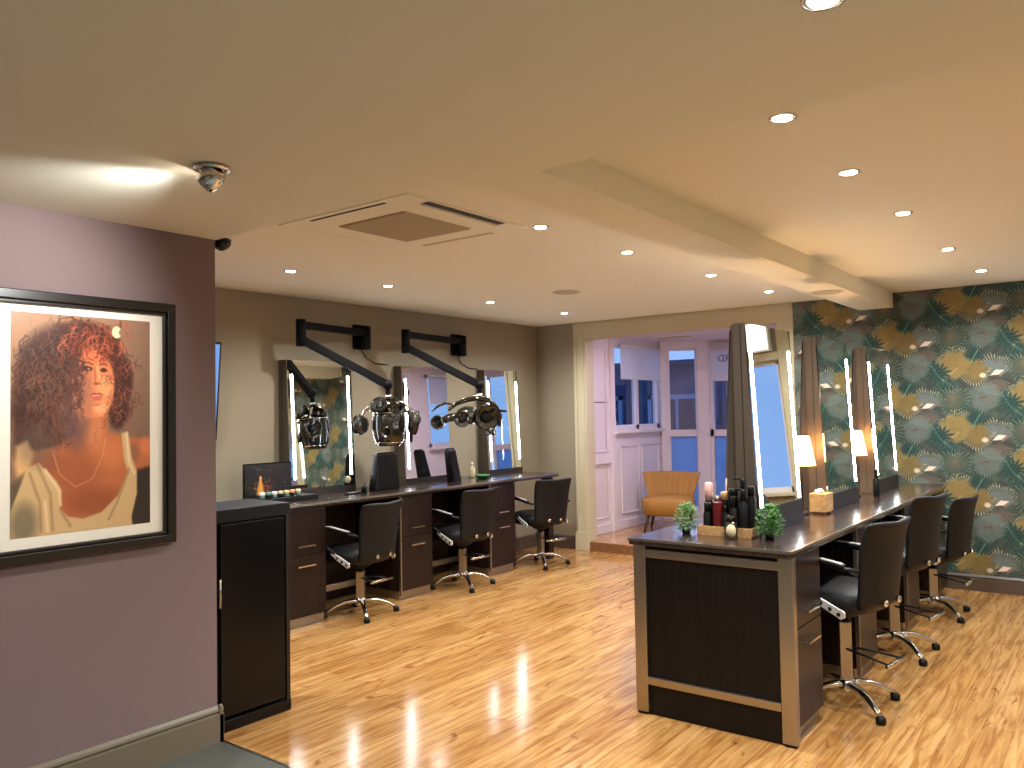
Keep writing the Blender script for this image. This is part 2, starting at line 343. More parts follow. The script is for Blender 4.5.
    for cx, cz in tiles:
        # taupe-green palm with cream spikes, bottom left
        fan(cx - .34, cz - .22, .14, (84, 82, 66), (64, 86, 74), (112, 128, 104), n=24, seed=.7, deep=.6)
        fan(cx - .34, cz - .24, .13, (102, 92, 74), (90, 100, 84), CR, PI * .30, PI * .72, n=34, deep=.7)
        # blue-grey round palm
        fan(cx - .10, cz - .20, .125, (92, 94, 86), (90, 108, 102), (112, 124, 114), n=34, seed=.1, deep=.3)
        fan(cx - .02, cz - .05, .13, (86, 74, 66), (104, 94, 82), (138, 124, 106), PI * 1.05, PI * 1.95, n=26)
        # grey palm with cream-tipped crown
        fan(cx - .005, cz - .005, .17, (92, 100, 98), (102, 108, 100), CR, PI * .02, PI * .98, n=46, seed=.2, deep=.55)
        fan(cx - .02, cz + .02, .10, (98, 108, 108), (104, 112, 108), None, PI * -.1, PI * 1.1, n=30, deep=.15)
        fan(cx - .08, cz - .17, .10, (96, 106, 102), (102, 118, 112), (124, 136, 126), PI * -.1, PI * .9, n=36, seed=.5)
        stroke((cx - .14, cz - .205), (cx - .09, cz - .20), .008, .007, (84, 62, 58), .8)
        # the two ochre palms
        fan(cx - .17, cz + .03, .13, (112, 92, 50), G, CR, PI * 1.0, PI * 2.1, n=36, ax=1.05, tw=.8)
        fan(cx - .17, cz + .05, .09, (114, 94, 50), (130, 110, 60), None, n=26, deep=.3)
        fan(cx - .31, cz + .07, .172, G, G2, (222, 204, 156), PI * .28, PI * 1.35, n=52, seed=.4, deep=.5)
        fan(cx - .32, cz + .08, .12, (126, 106, 56), (142, 120, 68), None, n=40, deep=.2)
        stroke((cx - .36, cz + .0), (cx - .30, cz + .05), 0, .005, (190, 170, 122), .7)
    for cx, cz in tiles: fronds(cx, cz)
    for cx, cz in tiles:      # small paper birds
        sl = win(cx - .11, cz - .015, .05)
        if sl is not None: put(sl, np.clip((.026 - np.hypot((U0[sl] - cx + .11) / 1.2, Z0_[sl] - cz + .015)) / .012, 0, 1), (208, 190, 164))
        quad(cx, cz, [(-.065, -.02), (0, -.012), (.006, -.03), (-.03, -.036)], (76, 54, 52)); quad(cx, cz, [(.006, -.014), (.046, .022), (.055, .004), (.012, -.03)], (128, 104, 92)); quad(cx, cz, [(-.06, -.018), (-.015, .028), (.045, .024), (.005, -.012)], (226, 208, 188))
    return A * 1.0, y1, y0, z0, z1
A, y1, y0, z0, z1 = paint_wallpaper()
raster_mesh('wallpaper', A, (XW - .002, y1, z0), (0, y0 - y1, 0), (0, 0, z1 - z0), M['paper'], wallf)

# ------------------------------------------------------------------ window bay
ZB = 2.47; YB = 5.08
bayfloor = MB().prism([(XW + .0, 2.65), (10.0, 2.65), (10.4, 3.2), (10.4, 4.58), (10.0, YB + .08), (XW + .0, YB + .05)], .1, 2, 0)
struct(bayfloor.build('floor', M['floor']))
struct(B((XW - .015, 2.725, 0), (XW, 4.88, .098)).build('trim_4', M['rwood'], bevel=.003))
struct(MB().prism([(XW + .15, 2.3), (10.5, 2.3), (10.5, 4.6), (10.05, YB + .25), (XW + .15, YB + .25)], ZB + .1, 2, ZB).build('ceiling', M['white']))
# left side of the bay: panelled wall up to a window over a sill
bw = MB(); bw.box((XW + .15, YB, .1), (8.70, YB + .12, ZB)); bw.box((8.70, YB, .1), (9.95, YB + .12, 1.27)); bw.box((8.70, YB, 2.38), (9.95, YB + .12, ZB))
struct(bw.build('wall_bay_left', M['white']))
pm = MB()
def pframe(x0, x1, za, zb, y=YB, t=.02, d=.014):
    pm.box((x0, y - d, za), (x1, y, za + t)); pm.box((x0, y - d, zb - t), (x1, y, zb)); pm.box((x0, y - d, za), (x0 + t, y, zb)); pm.box((x1 - t, y - d, za), (x1, y, zb))
pframe(8.08, 8.52, .27, .9); pframe(8.08, 8.52, 1.06, 2.3); pframe(8.85, 9.32, .27, 1.12); pframe(9.38, 9.85, .27, 1.12)
pm.box((7.95, YB - .02, .1), (9.95, YB, .2)); pm.box((8.60, YB - .035, .1), (8.68, YB, ZB)); pm.box((8.05, YB - .045, .925), (8.56, YB, .965))
struct(pm.build('trim_5', M['white'], bevel=.003))
struct(B((8.68, YB - .07, 1.27), (9.97, YB + .04, 1.31)).build('trim_6', M['white'], bevel=.004))
def window(name, o, ux, W, z0_, z1_, divs, trans=None, frostlow=False, blind=None, fr=.06):
    """window with origin o (x,y), running along unit vector ux for W metres"""
    ux = Vector((ux[0], ux[1], 0)).normalized(); ny = Vector((-ux.y, ux.x, 0)); ang = math.atan2(ux.y, ux.x)
    def bar(mb, s0, s1, za, zb, d=.06, off=0.0):
        c = Vector((o[0], o[1], 0)) + ux * (s0 + s1) / 2 + ny * off; mb.obox((c.x, c.y, (za + zb) / 2), (s1 - s0, d, zb - za), ang)
    f = MB(); bar(f, 0, fr, z0_, z1_); bar(f, W - fr, W, z0_, z1_); bar(f, 0, W, z0_, z0_ + fr); bar(f, 0, W, z1_ - fr * .8, z1_)
    for s in divs: bar(f, s - .035, s + .035, z0_, z1_)
    if trans: bar(f, 0, W, trans - .045, trans + .045)
    root = struct(f.build(name, M['white']))
    if frostlow:
        g = MB(); bar(g, fr, W - fr, z0_ + fr, trans - .045, .006); g.build('frosted_pane', M['frost'], root)
        g = MB(); bar(g, fr, W - fr, trans + .045, z1_ - fr * .8, .006); g.build('window_pane', M['glass'], root)
    else:
        g = MB(); bar(g, fr, W - fr, z0_ + fr, z1_ - fr * .8, .006); g.build('window_pane', M['glass'], root)
    return root
window('window_2', (8.72, YB + .05), (1, 0), 1.22, 1.31, 2.38, [.62])
dv = Vector((.35, -.46)).normalized()
window('window_3', (10.0, 5.02), dv, .44, .2, 2.38, [], 1.235, True, fr=.045)
window('window_4', (10.3, 4.52), (0, -1), 1.24, .2, 2.38, [], 1.235, True, fr=.05)
window('window_5', (10.27, 3.17), (-.35, -.46), .44, .2, 2.38, [], 1.235, True, fr=.045)
window('window_6', (9.94, 2.64), (-1, 0), 1.22, 1.31, 2.38, [.6])
pp = MB()   # posts and the walls round the bay windows
pp.obox((9.975, 5.05, (ZB + .1) / 2), (.09, .12, ZB - .1), -.9); pp.obox((10.285, 4.61, (ZB + .1) / 2), (.15, .13, ZB - .1), -1.2)
pp.obox((9.975, 2.73, (ZB + .1) / 2), (.09, .12, ZB - .1), .9); pp.obox((10.285, 3.21, (ZB + .1) / 2), (.13, .13, ZB - .1), 1.2); pp.box((10.25, 3.2, 2.38), (10.36, 4.6, ZB)); pp.box((10.25, 3.2, .1), (10.36, 4.6, .2)); pp.obox((10.14, 2.96, 2.425), (.56, .1, .09), .92); pp.obox((10.14, 2.96, .15), (.56, .1, .1), .92)
pp.obox((10.14, 4.82, 2.425), (.56, .1, .09), -.92); pp.obox((10.14, 4.82, .15), (.56, .1, .1), -.92)
struct(pp.build('wall_bay_front', M['white']))
struct(MB().box((XW + .15, 2.58, .1), (8.70, 2.70, ZB)).box((8.70, 2.58, .1), (9.95, 2.70, 1.27)).box((8.70, 2.58, 2.38), (9.95, 2.70, ZB)).build('wall_bay_right', M['white']))
struct(B((8.68, 2.66, 1.27), (9.97, 2.77, 1.31)).build('trim_7', M['white'], bevel=.004))
rl = thing('roller_blind', 'white roller blind on the right side of the bay, seen in the wall mirrors', 'blind', (9.33, 2.72, 2.36))
B((-.58, .004, -.40), (.60, .012, 0)).build('blind_cloth', M['blind'], rl); MB().cyl((-.58, .01, 0), (.60, .01, 0), .018).build('roller', M['whitep'], rl); B((-.58, 0, -.42), (.60, .018, -.395)).build('bottom_bar', M['whitep'], rl)
lb = thing('roller_blind', 'plain white roller blind drawn over the tops of the left bay window panes', 'blind', (9.33, YB - .02, 2.36))
B((-.48, -.012, -.40), (.60, -.004, 0)).build('blind_cloth', M['blind'], lb); MB().cyl((-.48, -.01, 0), (.60, -.01, 0), .018).build('roller', M['whitep'], lb)
B((-.48, -.018, -.42), (.60, 0, -.395)).build('bottom_bar', M['whitep'], lb)
rb = thing('roller_blind', 'white roller blind with grey lettering in the right-hand bay window', 'blind', (10.25, 4.05, 2.33))
B((-.012, -.44, -.39), (-.004, .42, 0)).build('blind_cloth', M['blind'], rb); MB().cyl((-.01, -.44, .01), (-.01, .42, .01), .02).build('roller', M['whitep'], rb)
B((-.02, -.44, -.41), (0, .42, -.385)).build('bottom_bar', M['whitep'], rb); B((-.06, -.45, 0), (-.02, .43, .09)).build('pelmet', M['blindp'], rb)
def text(body, size, m, parent, loc, rot, name='lettering', ext=.0015):
    cu = bpy.data.curves.new(name, 'FONT'); cu.body = body; cu.size = size; cu.extrude = ext; cu.align_x = 'CENTER'; cu.align_y = 'CENTER'
    ob = bpy.data.objects.new(name, cu); C.objects.link(ob); dg = bpy.context.evaluated_depsgraph_get()
    me = bpy.data.meshes.new_from_object(ob.evaluated_get(dg)); bpy.data.objects.remove(ob); me.materials.clear(); me.materials.append(m)
    o = bpy.data.objects.new(name, me); C.objects.link(o); o.parent = parent; o.location = loc; o.rotation_euler = rot; return o
text('RD', .13, M['letter'], rb, (-.016, .24, -.12), (PI / 2, 0, PI / 2))
sg = tag(MB().box((8.13, YB - .006, 1.645), (8.55, YB - .001, 1.66)).build('wall_sign', M['faint']), 'thin grey strip of small print on the pale panel left of the bay window', 'sign')

# outside: street and buildings across it
struct(B((10.6, -12, -3.6), (40, 20, -3.5)).build('ground', M['street']))
def building(x, y0, y1, zt, label, m, cols, rows):
    b = thing('building', label, 'building', (x, (y0 + y1) / 2, -3.5)); h = (y1 - y0) / 2
    B((0, -h, 0), (5, h, zt + 3.5)).build('facade', m, b)
    B((-.2, -h, zt + 3.38), (0, h, zt + 3.5)).build('cornice', M['facade'], b)
    for r in rows:
        for k in range(cols):
            yc = -h + (k + .5) * 2 * h / cols; wd = .34 * 2 * h / cols
            w = MB(); w.box((-.06, yc - wd, r + 3.5), (0, yc - wd + .1, r + 5.2)).box((-.06, yc + wd - .1, r + 3.5), (0, yc + wd, r + 5.2)).box((-.06, yc - wd, r + 3.5), (0, yc + wd, r + 3.6)).box((-.06, yc - wd, r + 5.1), (0, yc + wd, r + 5.2)).box((-.05, yc - .03, r + 3.5), (0, yc + .03, r + 5.2))
            wo = w.build('window_frame', M['facadel'], b); B((-.03, yc - wd + .1, r + 3.6), (-.005, yc + wd - .1, r + 5.1)).build('window_pane', M['darkglass'], wo)
    return b
building(17.5, 5.2, 14, 2.7, 'dark slate building across the street behind the central bay window', M['facade'], 4, (-3.2, .2))
building(16.5, 0.5, 5.0, 2.8, 'dark blue building across the street behind the right-hand bay window', M['facade'], 3, (-3.2, .1))
building(20.0, -14, 0.1, -.9, 'pale rendered building outside the shop window right of the wallpaper', M['fac2'], 5, (-3.3,))
bb = thing('building', 'slate building beside the bay seen through its left window panes', 'building', (14.0, 11.5, -3.5))
B((-5, 0, 0), (3, 4, 5.6)).build('facade', M['facade'], bb)
for k in range(4):
    w = B((-4.6 + k * 1.9, -.05, 4.0), (-3.3 + k * 1.9, 0, 5.2)).build('window_frame', M['facadel'], bb); B((-4.5 + k * 1.9, -.07, 4.1), (-3.4 + k * 1.9, -.045, 5.1)).build('window_pane', M['darkglass'], w)

# ------------------------------------------------------------------ ceiling fittings
dl = thing('downlight', '', 'downlight')
MB().lathe([(.032, -.004), (.046, -.004), (.048, 0), (.032, 0)], n=28, cap=False).build('trim_ring', M['chrome'], dl)
MB().lathe([(.001, -.006), (.030, -.006), (.031, -.002), (.001, -.001)], n=20).build('lens', M['lamp'], dl)
rows = {'left': [(3.53, 4.59), (4.45, 4.59), (5.73, 4.60), (6.90, 4.58)], 'mid': [(3.59, 2.524), (4.53, 2.52), (5.74, 2.49), (6.90, 2.47)], 'right': [(2.79, .934), (3.63, .939), (4.59, .928), (5.85, .925), (6.97, .887)]}
order = {4: ['nearest', 'second nearest', 'third nearest', 'farthest'], 5: ['nearest', 'second nearest', 'middle one', 'second farthest', 'farthest']}
where = {'left': 'row above the wall mirrors', 'mid': 'row between vent and ceiling beam', 'right': 'row right of the ceiling beam'}
first = True
WARM = (.99, 1.0, .97)
def spot(x, y, z, W, ang=2.75, aim=None, col=WARM, blend=1.0, size=.03):
    l = bpy.data.lights.new('bulb', 'SPOT'); l.energy = W; l.spot_size = ang; l.spot_blend = blend; l.color = col; l.shadow_soft_size = size
    o = bpy.data.objects.new('bulb', l); C.objects.link(o); o.location = (x, y, z)
    if aim: o.rotation_euler = (Vector(aim) - Vector((x, y, z))).to_track_quat('-Z', 'Y').to_euler()
    return o
for rk, pts in rows.items():
    for k, (x, y) in enumerate(pts):
        lab = 'small chrome downlight, ' + order[len(pts)][k] + ' of the ' + where[rk]
        if first: d = dl; first = False; d.location = (x, y, ZH); d['label'] = lab; d['group'] = 'recessed ceiling downlights'
        else: d = copyof(dl, (x, y, ZH), 0, lab)
        s_ = spot(x, y, ZH - .03, 54 if rk != 'right' else 60); s_.parent = d; s_.location = (0, 0, -.03)
d = copyof(dl, (1.777, .50, ZL), 0, 'small chrome downlight cut by the top edge of the picture, ceiling foreground'); s_ = spot(0, 0, 0, 45); s_.parent = d; s_.location = (0, 0, -.03)
for x, y in ((.3, .5), (-1.2, .5), (.3, -1.4), (1.9, -1.4), (4.2, -1.4), (6.2, -1.4), (-1.2, 2.2), (.6, 4.6), (2.2, 4.7)):
    d = copyof(dl, (x, y, ZL if x < 2.3 else ZH), 0, 'small round ceiling downlight in the part of the salon beside the camera', 'downlights beside the camera'); s_ = spot(0, 0, 0, 108); s_.parent = d; s_.location = (0, 0, -.03)
ey = thing('adjustable_spotlight', 'chrome swivelling eyeball spotlight with round rim, lighting the mauve wall', 'spotlight', (1.61, 2.52, ZL))
MB().lathe([(.03, 0), (.06, -.002), (.064, -.008), (.056, -.014), (.03, -.012)], n=28, cap=False).build('rim', M['chrome'], ey)
aim = (Vector((1.25, 3.4, 1.75)) - Vector((1.61, 2.52, ZL))).normalized(); Rq = aim.to_track_quat('Z', 'Y').to_matrix()
MB().lathe([(.018, -.034), (.034, -.030), (.041, -.016), (.043, 0), (.04, .035), (.034, .04), (.03, .03)], (0, 0, -.035), 24, Rq).build('barrel', M['chrome'], ey)
MB().lathe([(.001, .031), (.031, .031), (.031, .034), (.001, .036)], (0, 0, -.035), 20, Rq).build('bulb_face', M['lamp'], ey)
s_ = spot(1.61 + aim.x * .05, 2.52 + aim.y * .05, ZL - .04 + aim.z * .05, 80, 1.75, (1.25, 3.5, 1.92)); s_.data.spot_blend = 1.0
lp = thing('fill_lightbox', 'made-up white lightbox added above the shop window to look bright in the mirrors', 'lightbox', (XW, -.65, 2.36))  # invented box, gives the island mirrors a bright white band to reflect
B((-.07, -1.1, -.15), (0, 1.1, .15)).build('case', M['whitep'], lp, .003); B((-.076, -1.08, -.13), (-.068, 1.08, .13)).build('diffuser', M['panel'], lp)
bl_ = thing('bay_fill_light', 'flat round fill light added to the bay, out of sight behind the lintel', 'fill light', (8.2, 3.9, ZB))  # added out of sight to brighten the bay, no real fitting here
MB().lathe([(.13, 0), (.14, -.01), (.13, -.03), (.11, -.032)], n=28, cap=False).build('rim', M['whitep'], bl_); MB().lathe([(.001, -.034), (.11, -.034), (.112, -.028), (.001, -.02)], n=24).build('diffuser', M['bayfill'], bl_)
bv = thing('bay_vent', 'small slatted vent on the ceiling of the window bay', 'vent', (9.35, 4.55, ZB))
B((-.14, -.22, -.012), (.14, .22, 0)).build('frame', M['whitep'], bv, .002)
for k in range(4): B((-.12 + k * .065, -.20, -.015), (-.095 + k * .065, .20, -.011)).build('slat', M['grille'], bv)
vt = thing('air_conditioning_cassette', 'square ceiling air conditioning cassette with grille and dark slots', 'air conditioner', (3.09, 3.05, ZH))
B((-.46, -.47, -.006), (.46, .47, 0)).build('panel', M['ceil'], vt, .003)
g = MB(); g.box((-.25, -.24, -.010), (.25, .24, -.006))
for k in range(22): g.box((-.245, -.236 + k * .0218, -.016), (.245, -.228 + k * .0218, -.009))
for k in range(22): g.box((-.245 + k * .0222, -.236, -.013), (-.241 + k * .0222, .236, -.009))
g.build('grille', M['grille'], vt)
B((-.30, -.452, -.009), (.28, -.408, -.005)).build('slot', M['slot'], vt); B((-.425, -.28, -.008), (-.408, .26, -.005)).build('slot', M['slot'], vt)
B((.40, -.26, -.008), (.43, .26, -.005)).build('slot', M['grille'], vt); B((-.28, .41, -.008), (.28, .42, -.005)).build('slot', M['ceil'], vt)
B((-.30, -.402, -.016), (.28, -.396, -.006)).build('louvre', M['ceil'], vt)
def disc(x, y, z, label):
    t = thing('ceiling_speaker', label, 'speaker', (x, y, z)); MB().lathe([(.09, 0), (.115, -.003), (.12, -.008), (.108, -.01), (.1, -.006)], n=32, cap=False).build('rim', M['ceil'], t)
    MB().lathe([(.001, -.007), (.104, -.007), (.104, -.003), (.001, -.002)], n=28).build('grille', M['grille'], t)
disc(5.70, 3.76, ZH, 'flat round speaker grille in the ceiling in front of the bay opening')
disc(6.35, 1.83, ZL, 'flat round speaker grille on the underside of the ceiling beam')
cam = thing('dome_camera', 'small black dome security camera at the top corner of the mauve wall', 'camera', (2.35, 3.60, 2.425))
MB().lathe([(.045, 0), (.047, -.008), (.04, -.02), (.03, -.032), (.012, -.042), (.001, -.044)], n=20).build('dome', M['black'], cam); MB().lathe([(.046, 0), (.048, .012), (.03, .018)], n=20).box((-.064, -.03, 0), (0, .03, .016)).build('bracket', M['blackm'], cam)

# ------------------------------------------------------------------ framed portrait
def paint_portrait():
    X0, X1, Z0, Z1 = 1.370, 1.946, 1.085, 1.99; res = .0028
    w = int((X1 - X0) / res); h = int((Z1 - Z0) / res); U, Z = np.meshgrid(np.linspace(X0, X1, w), np.linspace(Z1, Z0, h))
    a = ((U - X0) / (X1 - X0))[..., None]; b = ((Z - Z0) / (Z1 - Z0))[..., None]
    A = np.array([176, 130, 98]) * (1 - a) + np.array([146, 112, 92]) * a; A = A * (.72 + .3 * b)
    def bl(k, col): A[...] = A * (1 - k[..., None]) + np.asarray(col) * k[..., None]
    def ell(cx, cz, rx, rz, col, op=1.0, soft=.25, rot=0.0):
        dx = U - cx; dz = Z - cz; c, s = math.cos(rot), math.sin(rot); d = np.hypot((dx * c + dz * s) / rx, (-dx * s + dz * c) / rz); bl(np.clip((1 - d) / soft + .5, 0, 1) * op, col)
    def poly(P, col, op=1.0, soft=.006):
        inside = np.zeros(U.shape, bool); dist = np.full(U.shape, 9.0); n = len(P)
        for i in range(n):
            (x1_, z1_), (x2, z2) = P[i], P[(i + 1) % n]
            if z1_ != z2: inside ^= ((z1_ > Z) != (z2 > Z)) & (U < (x2 - x1_) * (Z - z1_) / (z2 - z1_) + x1_)
            L2 = (x2 - x1_) ** 2 + (z2 - z1_) ** 2 + 1e-12; t = np.clip(((U - x1_) * (x2 - x1_) + (Z - z1_) * (z2 - z1_)) / L2, 0, 1)
            dist = np.minimum(dist, np.hypot(U - x1_ - t * (x2 - x1_), Z - z1_ - t * (z2 - z1_)))
        bl(np.clip(.5 + np.where(inside, dist, -dist) / soft, 0, 1) * op, col)
    def line(P, wd, col, op=1.0):
        k = np.zeros(U.shape)
        for (x1_, z1_), (x2, z2) in zip(P[:-1], P[1:]):
            L2 = (x2 - x1_) ** 2 + (z2 - z1_) ** 2 + 1e-12; t = np.clip(((U - x1_) * (x2 - x1_) + (Z - z1_) * (z2 - z1_)) / L2, 0, 1)
            d = np.hypot(U - x1_ - t * (x2 - x1_), Z - z1_ - t * (z2 - z1_)); k = np.maximum(k, np.clip((wd - d) / .003 + .5, 0, 1))
        bl(k * op, col)
    def curl(cx, cz, r, col, wd=.004, op=.8):
        for q in range(2):
            a0 = rng.uniform(-2.4, -.7); L = r * rng.uniform(2.0, 3.4); ph = rng.uniform(0, 2 * PI); am = r * rng.uniform(.2, .5); x0_ = cx + rng.normal(0, r * .5); z0_ = cz + rng.normal(0, r * .5) + L / 2; P = []
            for i in range(10):
                t = i / 9; x = x0_ + math.cos(a0) * L * t; z = z0_ + math.sin(a0) * L * t; k = am * math.sin(ph + t * 7.5); P.append((x - math.sin(a0) * k, z + math.cos(a0) * k))
            line(P, wd * rng.uniform(.35, .8), col, op * .8)
    # dark lower right, raised sleeve lower left
    poly([(1.87, 1.40), (1.95, 1.36), (1.95, 1.08), (1.86, 1.08)], (44, 34, 30))
    poly([(1.37, 1.30), (1.46, 1.34), (1.50, 1.08), (1.37, 1.08)], (92, 80, 64), soft=.03)
    # hair mass behind
    hair = (66, 38, 32)
    for cx, cz, rx, rz in ((1.56, 1.74, .17, .20), (1.50, 1.60, .13, .17), (1.66, 1.87, .15, .10), (1.79, 1.72, .075, .13), (1.47, 1.46, .09, .13), (1.80, 1.60, .05, .09), (1.60, 1.50, .08, .1)): ell(cx, cz, rx, rz, hair, soft=.3)
    for i in range(90):
        t = rng.uniform(0, 2 * PI); q = rng.uniform(.75, 1.08); curl(1.585 + .20 * q * math.cos(t), 1.72 + .25 * q * math.sin(t) - .02, rng.uniform(.012, .03), (74, 44, 36), .004, .85)
    for i in range(26): curl(rng.uniform(1.76, 1.87), rng.uniform(1.52, 1.84), rng.uniform(.012, .028), (104, 56, 46), .0035, .9)
    # neck, shoulders, chest
    skin = (186, 104, 64)
    poly([(1.53, 1.44), (1.62, 1.50), (1.63, 1.62), (1.76, 1.62), (1.755, 1.50), (1.84, 1.475), (1.95, 1.46), (1.95, 1.34), (1.885, 1.325), (1.87, 1.27), (1.80, 1.17), (1.70, 1.12), (1.60, 1.12), (1.50, 1.20), (1.44, 1.34), (1.41, 1.42)], skin, soft=.02)
    ell(1.60, 1.56, .06, .12, (112, 74, 66), .75, .9); ell(1.70, 1.50, .04, .07, (216, 132, 84), .7, .9); ell(1.78, 1.40, .09, .06, (214, 124, 74), .6, .9)
    ell(1.62, 1.33, .10, .10, (150, 78, 50), .6, .9); ell(1.70, 1.20, .12, .06, (142, 70, 44), .7, .9); ell(1.93, 1.43, .03, .04, (226, 128, 80), .7, .8); ell(1.87, 1.40, .025, .04, (120, 84, 62), .6, .8); ell(1.50, 1.38, .06, .05, (136, 76, 56), .6, .9)
    ell(1.63, 1.57, .05, .13, (98, 72, 72), .6, .9)
    line([(1.53, 1.42), (1.555, 1.33), (1.62, 1.27), (1.69, 1.30), (1.735, 1.40), (1.745, 1.47)], .002, (224, 160, 110), .6)
    # cream top
    topc = (208, 172, 122)
    poly([(1.37, 1.19), (1.43, 1.36), (1.475, 1.38), (1.545, 1.30), (1.565, 1.26), (1.555, 1.19), (1.59, 1.15), (1.65, 1.135), (1.73, 1.155), (1.80, 1.22), (1.845, 1.32), (1.83, 1.36), (1.815, 1.49), (1.845, 1.495), (1.862, 1.38), (1.885, 1.32), (1.885, 1.22), (1.86, 1.12), (1.865, 1.08), (1.37, 1.08)], topc, soft=.008)
    for P in ([(1.47, 1.37), (1.52, 1.25), (1.53, 1.10)], [(1.44, 1.34), (1.48, 1.22), (1.485, 1.10)], [(1.56, 1.18), (1.60, 1.11)], [(1.85, 1.33), (1.80, 1.20), (1.76, 1.12)]): line(P, .006, (156, 122, 84), .6)
    for P in ([(1.50, 1.35), (1.555, 1.26), (1.56, 1.2)], [(1.838, 1.49), (1.85, 1.36), (1.872, 1.31)], [(1.50, 1.22), (1.51, 1.1)]): line(P, .006, (238, 206, 160), .7)
    ell(1.42, 1.14, .05, .08, (98, 92, 76), .7, .8); poly([(1.39, 1.45), (1.43, 1.47), (1.455, 1.42), (1.44, 1.35), (1.395, 1.33), (1.385, 1.38)], (228, 176, 116), soft=.02)
    # face
    ell(1.695, 1.70, .088, .145, (222, 128, 82), soft=.12, rot=-.08); poly([(1.64, 1.62), (1.705, 1.562), (1.735, 1.562), (1.775, 1.62), (1.785, 1.72), (1.66, 1.72)], (222, 134, 86), soft=.012)
    ell(1.64, 1.68, .045, .13, (152, 96, 82), .75, .9); ell(1.66, 1.60, .04, .05, (186, 112, 82), .5, .9); ell(1.742, 1.69, .03, .05, (246, 166, 112), .7, .9); ell(1.70, 1.83, .06, .04, (236, 112, 72), .7, .9); ell(1.725, 1.60, .03, .025, (248, 178, 122), .7, .9)
    line([(1.648, 1.79), (1.67, 1.797), (1.69, 1.787)], .004, (92, 52, 42), .8); line([(1.722, 1.787), (1.74, 1.793), (1.752, 1.785)], .0035, (92, 52, 42), .8)
    ell(1.670, 1.768, .020, .0095, (70, 40, 34), .95, .4); ell(1.674, 1.768, .005, .005, (226, 190, 170), .6, .5); line([(1.65, 1.772), (1.665, 1.779), (1.688, 1.773)], .002, (40, 22, 20), .9)
    ell(1.738, 1.763, .015, .008, (74, 42, 36), .95, .4); line([(1.725, 1.767), (1.738, 1.773), (1.75, 1.767)], .002, (40, 22, 20), .9)
    line([(1.71, 1.78), (1.716, 1.74), (1.728, 1.712)], .004, (252, 176, 122), .7); line([(1.698, 1.775), (1.703, 1.735), (1.70, 1.712)], .004, (160, 88, 62), .6); ell(1.706, 1.705, .010, .005, (110, 52, 42), .8, .6); ell(1.724, 1.704, .006, .004, (124, 60, 46), .7, .6)
    poly([(1.678, 1.655), (1.695, 1.667), (1.708, 1.663), (1.72, 1.667), (1.738, 1.656), (1.71, 1.650)], (164, 62, 52), soft=.004); poly([(1.682, 1.652), (1.71, 1.650), (1.734, 1.653), (1.722, 1.634), (1.70, 1.631)], (204, 96, 82), soft=.004)
    line([(1.690, 1.654), (1.722, 1.655)], .002, (240, 214, 196), .9); ell(1.708, 1.615, .018, .006, (176, 98, 70), .6, .7)
    # hair over forehead and sides, lit curls
    for i in range(34): curl(rng.uniform(1.60, 1.80), rng.uniform(1.82, 1.93), rng.uniform(.014, .03), (84, 40, 32), .006, .85)
    for i in range(60): curl(rng.uniform(1.56, 1.84), rng.uniform(1.79, 1.95), rng.uniform(.010, .026), random.choice([(206, 96, 64), (168, 74, 52), (232, 128, 88), (120, 58, 42)]), .0028, .8)
    for i in range(46): curl(rng.uniform(1.755, 1.855), rng.uniform(1.52, 1.84), rng.uniform(.010, .024), random.choice([(150, 78, 62), (184, 104, 84), (90, 46, 40)]), .0026, .8)
    for i in range(230): curl(1.52 + rng.normal(0, .065), max(1.47, 1.67 + rng.normal(0, .12)), rng.uniform(.012, .03), random.choice([(112, 62, 50), (92, 58, 50), (138, 82, 62), (50, 30, 28), (120, 96, 78)]), .0028, .65)
    for i in range(30): curl(rng.uniform(1.60, 1.645), rng.uniform(1.58, 1.80), rng.uniform(.010, .02), (82, 50, 44), .005, .8)
    ell(1.46, 1.45, .07, .08, (104, 90, 78), .5, .9)
    line([(1.54, 1.94), (1.56, 1.975), (1.60, 1.982), (1.65, 1.965)], .003, (92, 52, 40), .9); line([(1.84, 1.74), (1.868, 1.76), (1.862, 1.73), (1.845, 1.72)], .003, (92, 52, 44), .9)
    ell(1.795, 1.932, .021, .026, (240, 222, 176), 1, .12); ell(1.817, 1.932, .013, .014, (150, 116, 92), 1, .2)
    for k in range(5): line([(1.835 + k * .016, 1.938), (1.842 + k * .016, 1.928)], .002, (122, 92, 76), .8)
    return A, X0, X1, Z0, Z1
A, X0, X1, Z0, Z1 = paint_portrait()
pf = thing('framed_portrait', 'large black-framed portrait of a curly-haired person on the mauve wall', 'picture', (0, YP, 0))
L_, R_, T_, Bm = 1.257, 2.062, 2.078, .983; fw = .056
def mould(y_out, y_in, a, b):
    mb = MB(); o4 = [(L_ + a, Bm + a), (R_ - a, Bm + a), (R_ - a, T_ - a), (L_ + a, T_ - a)]; i4 = [(L_ + b, Bm + b), (R_ - b, Bm + b), (R_ - b, T_ - b), (L_ + b, T_ - b)]
    vs = [(x, y_in, z) for x, z in o4] + [(x, y_in, z) for x, z in i4] + [(x, y_out, z) for x, z in o4] + [(x, y_out, z) for x, z in i4]; fs = []
    for k in range(4):
        j = (k + 1) % 4; fs += [(k, j, 4 + j, 4 + k), (8 + k, 12 + k, 12 + j, 8 + j), (k, 8 + k, 8 + j, j), (4 + k, 4 + j, 12 + j, 12 + k)]
    return mb.add(vs, fs)
fr_ = mould(-.034, 0, 0, .04); fr2 = mould(-.024, 0, .04, fw); fr_.add(fr2.v, fr2.f); fr_.build('frame', M['frame'], pf, .004)
B((L_ + .04, -.010, Bm + .04), (R_ - .04, -.002, T_ - .04)).build('mount', M['mat_'], pf)
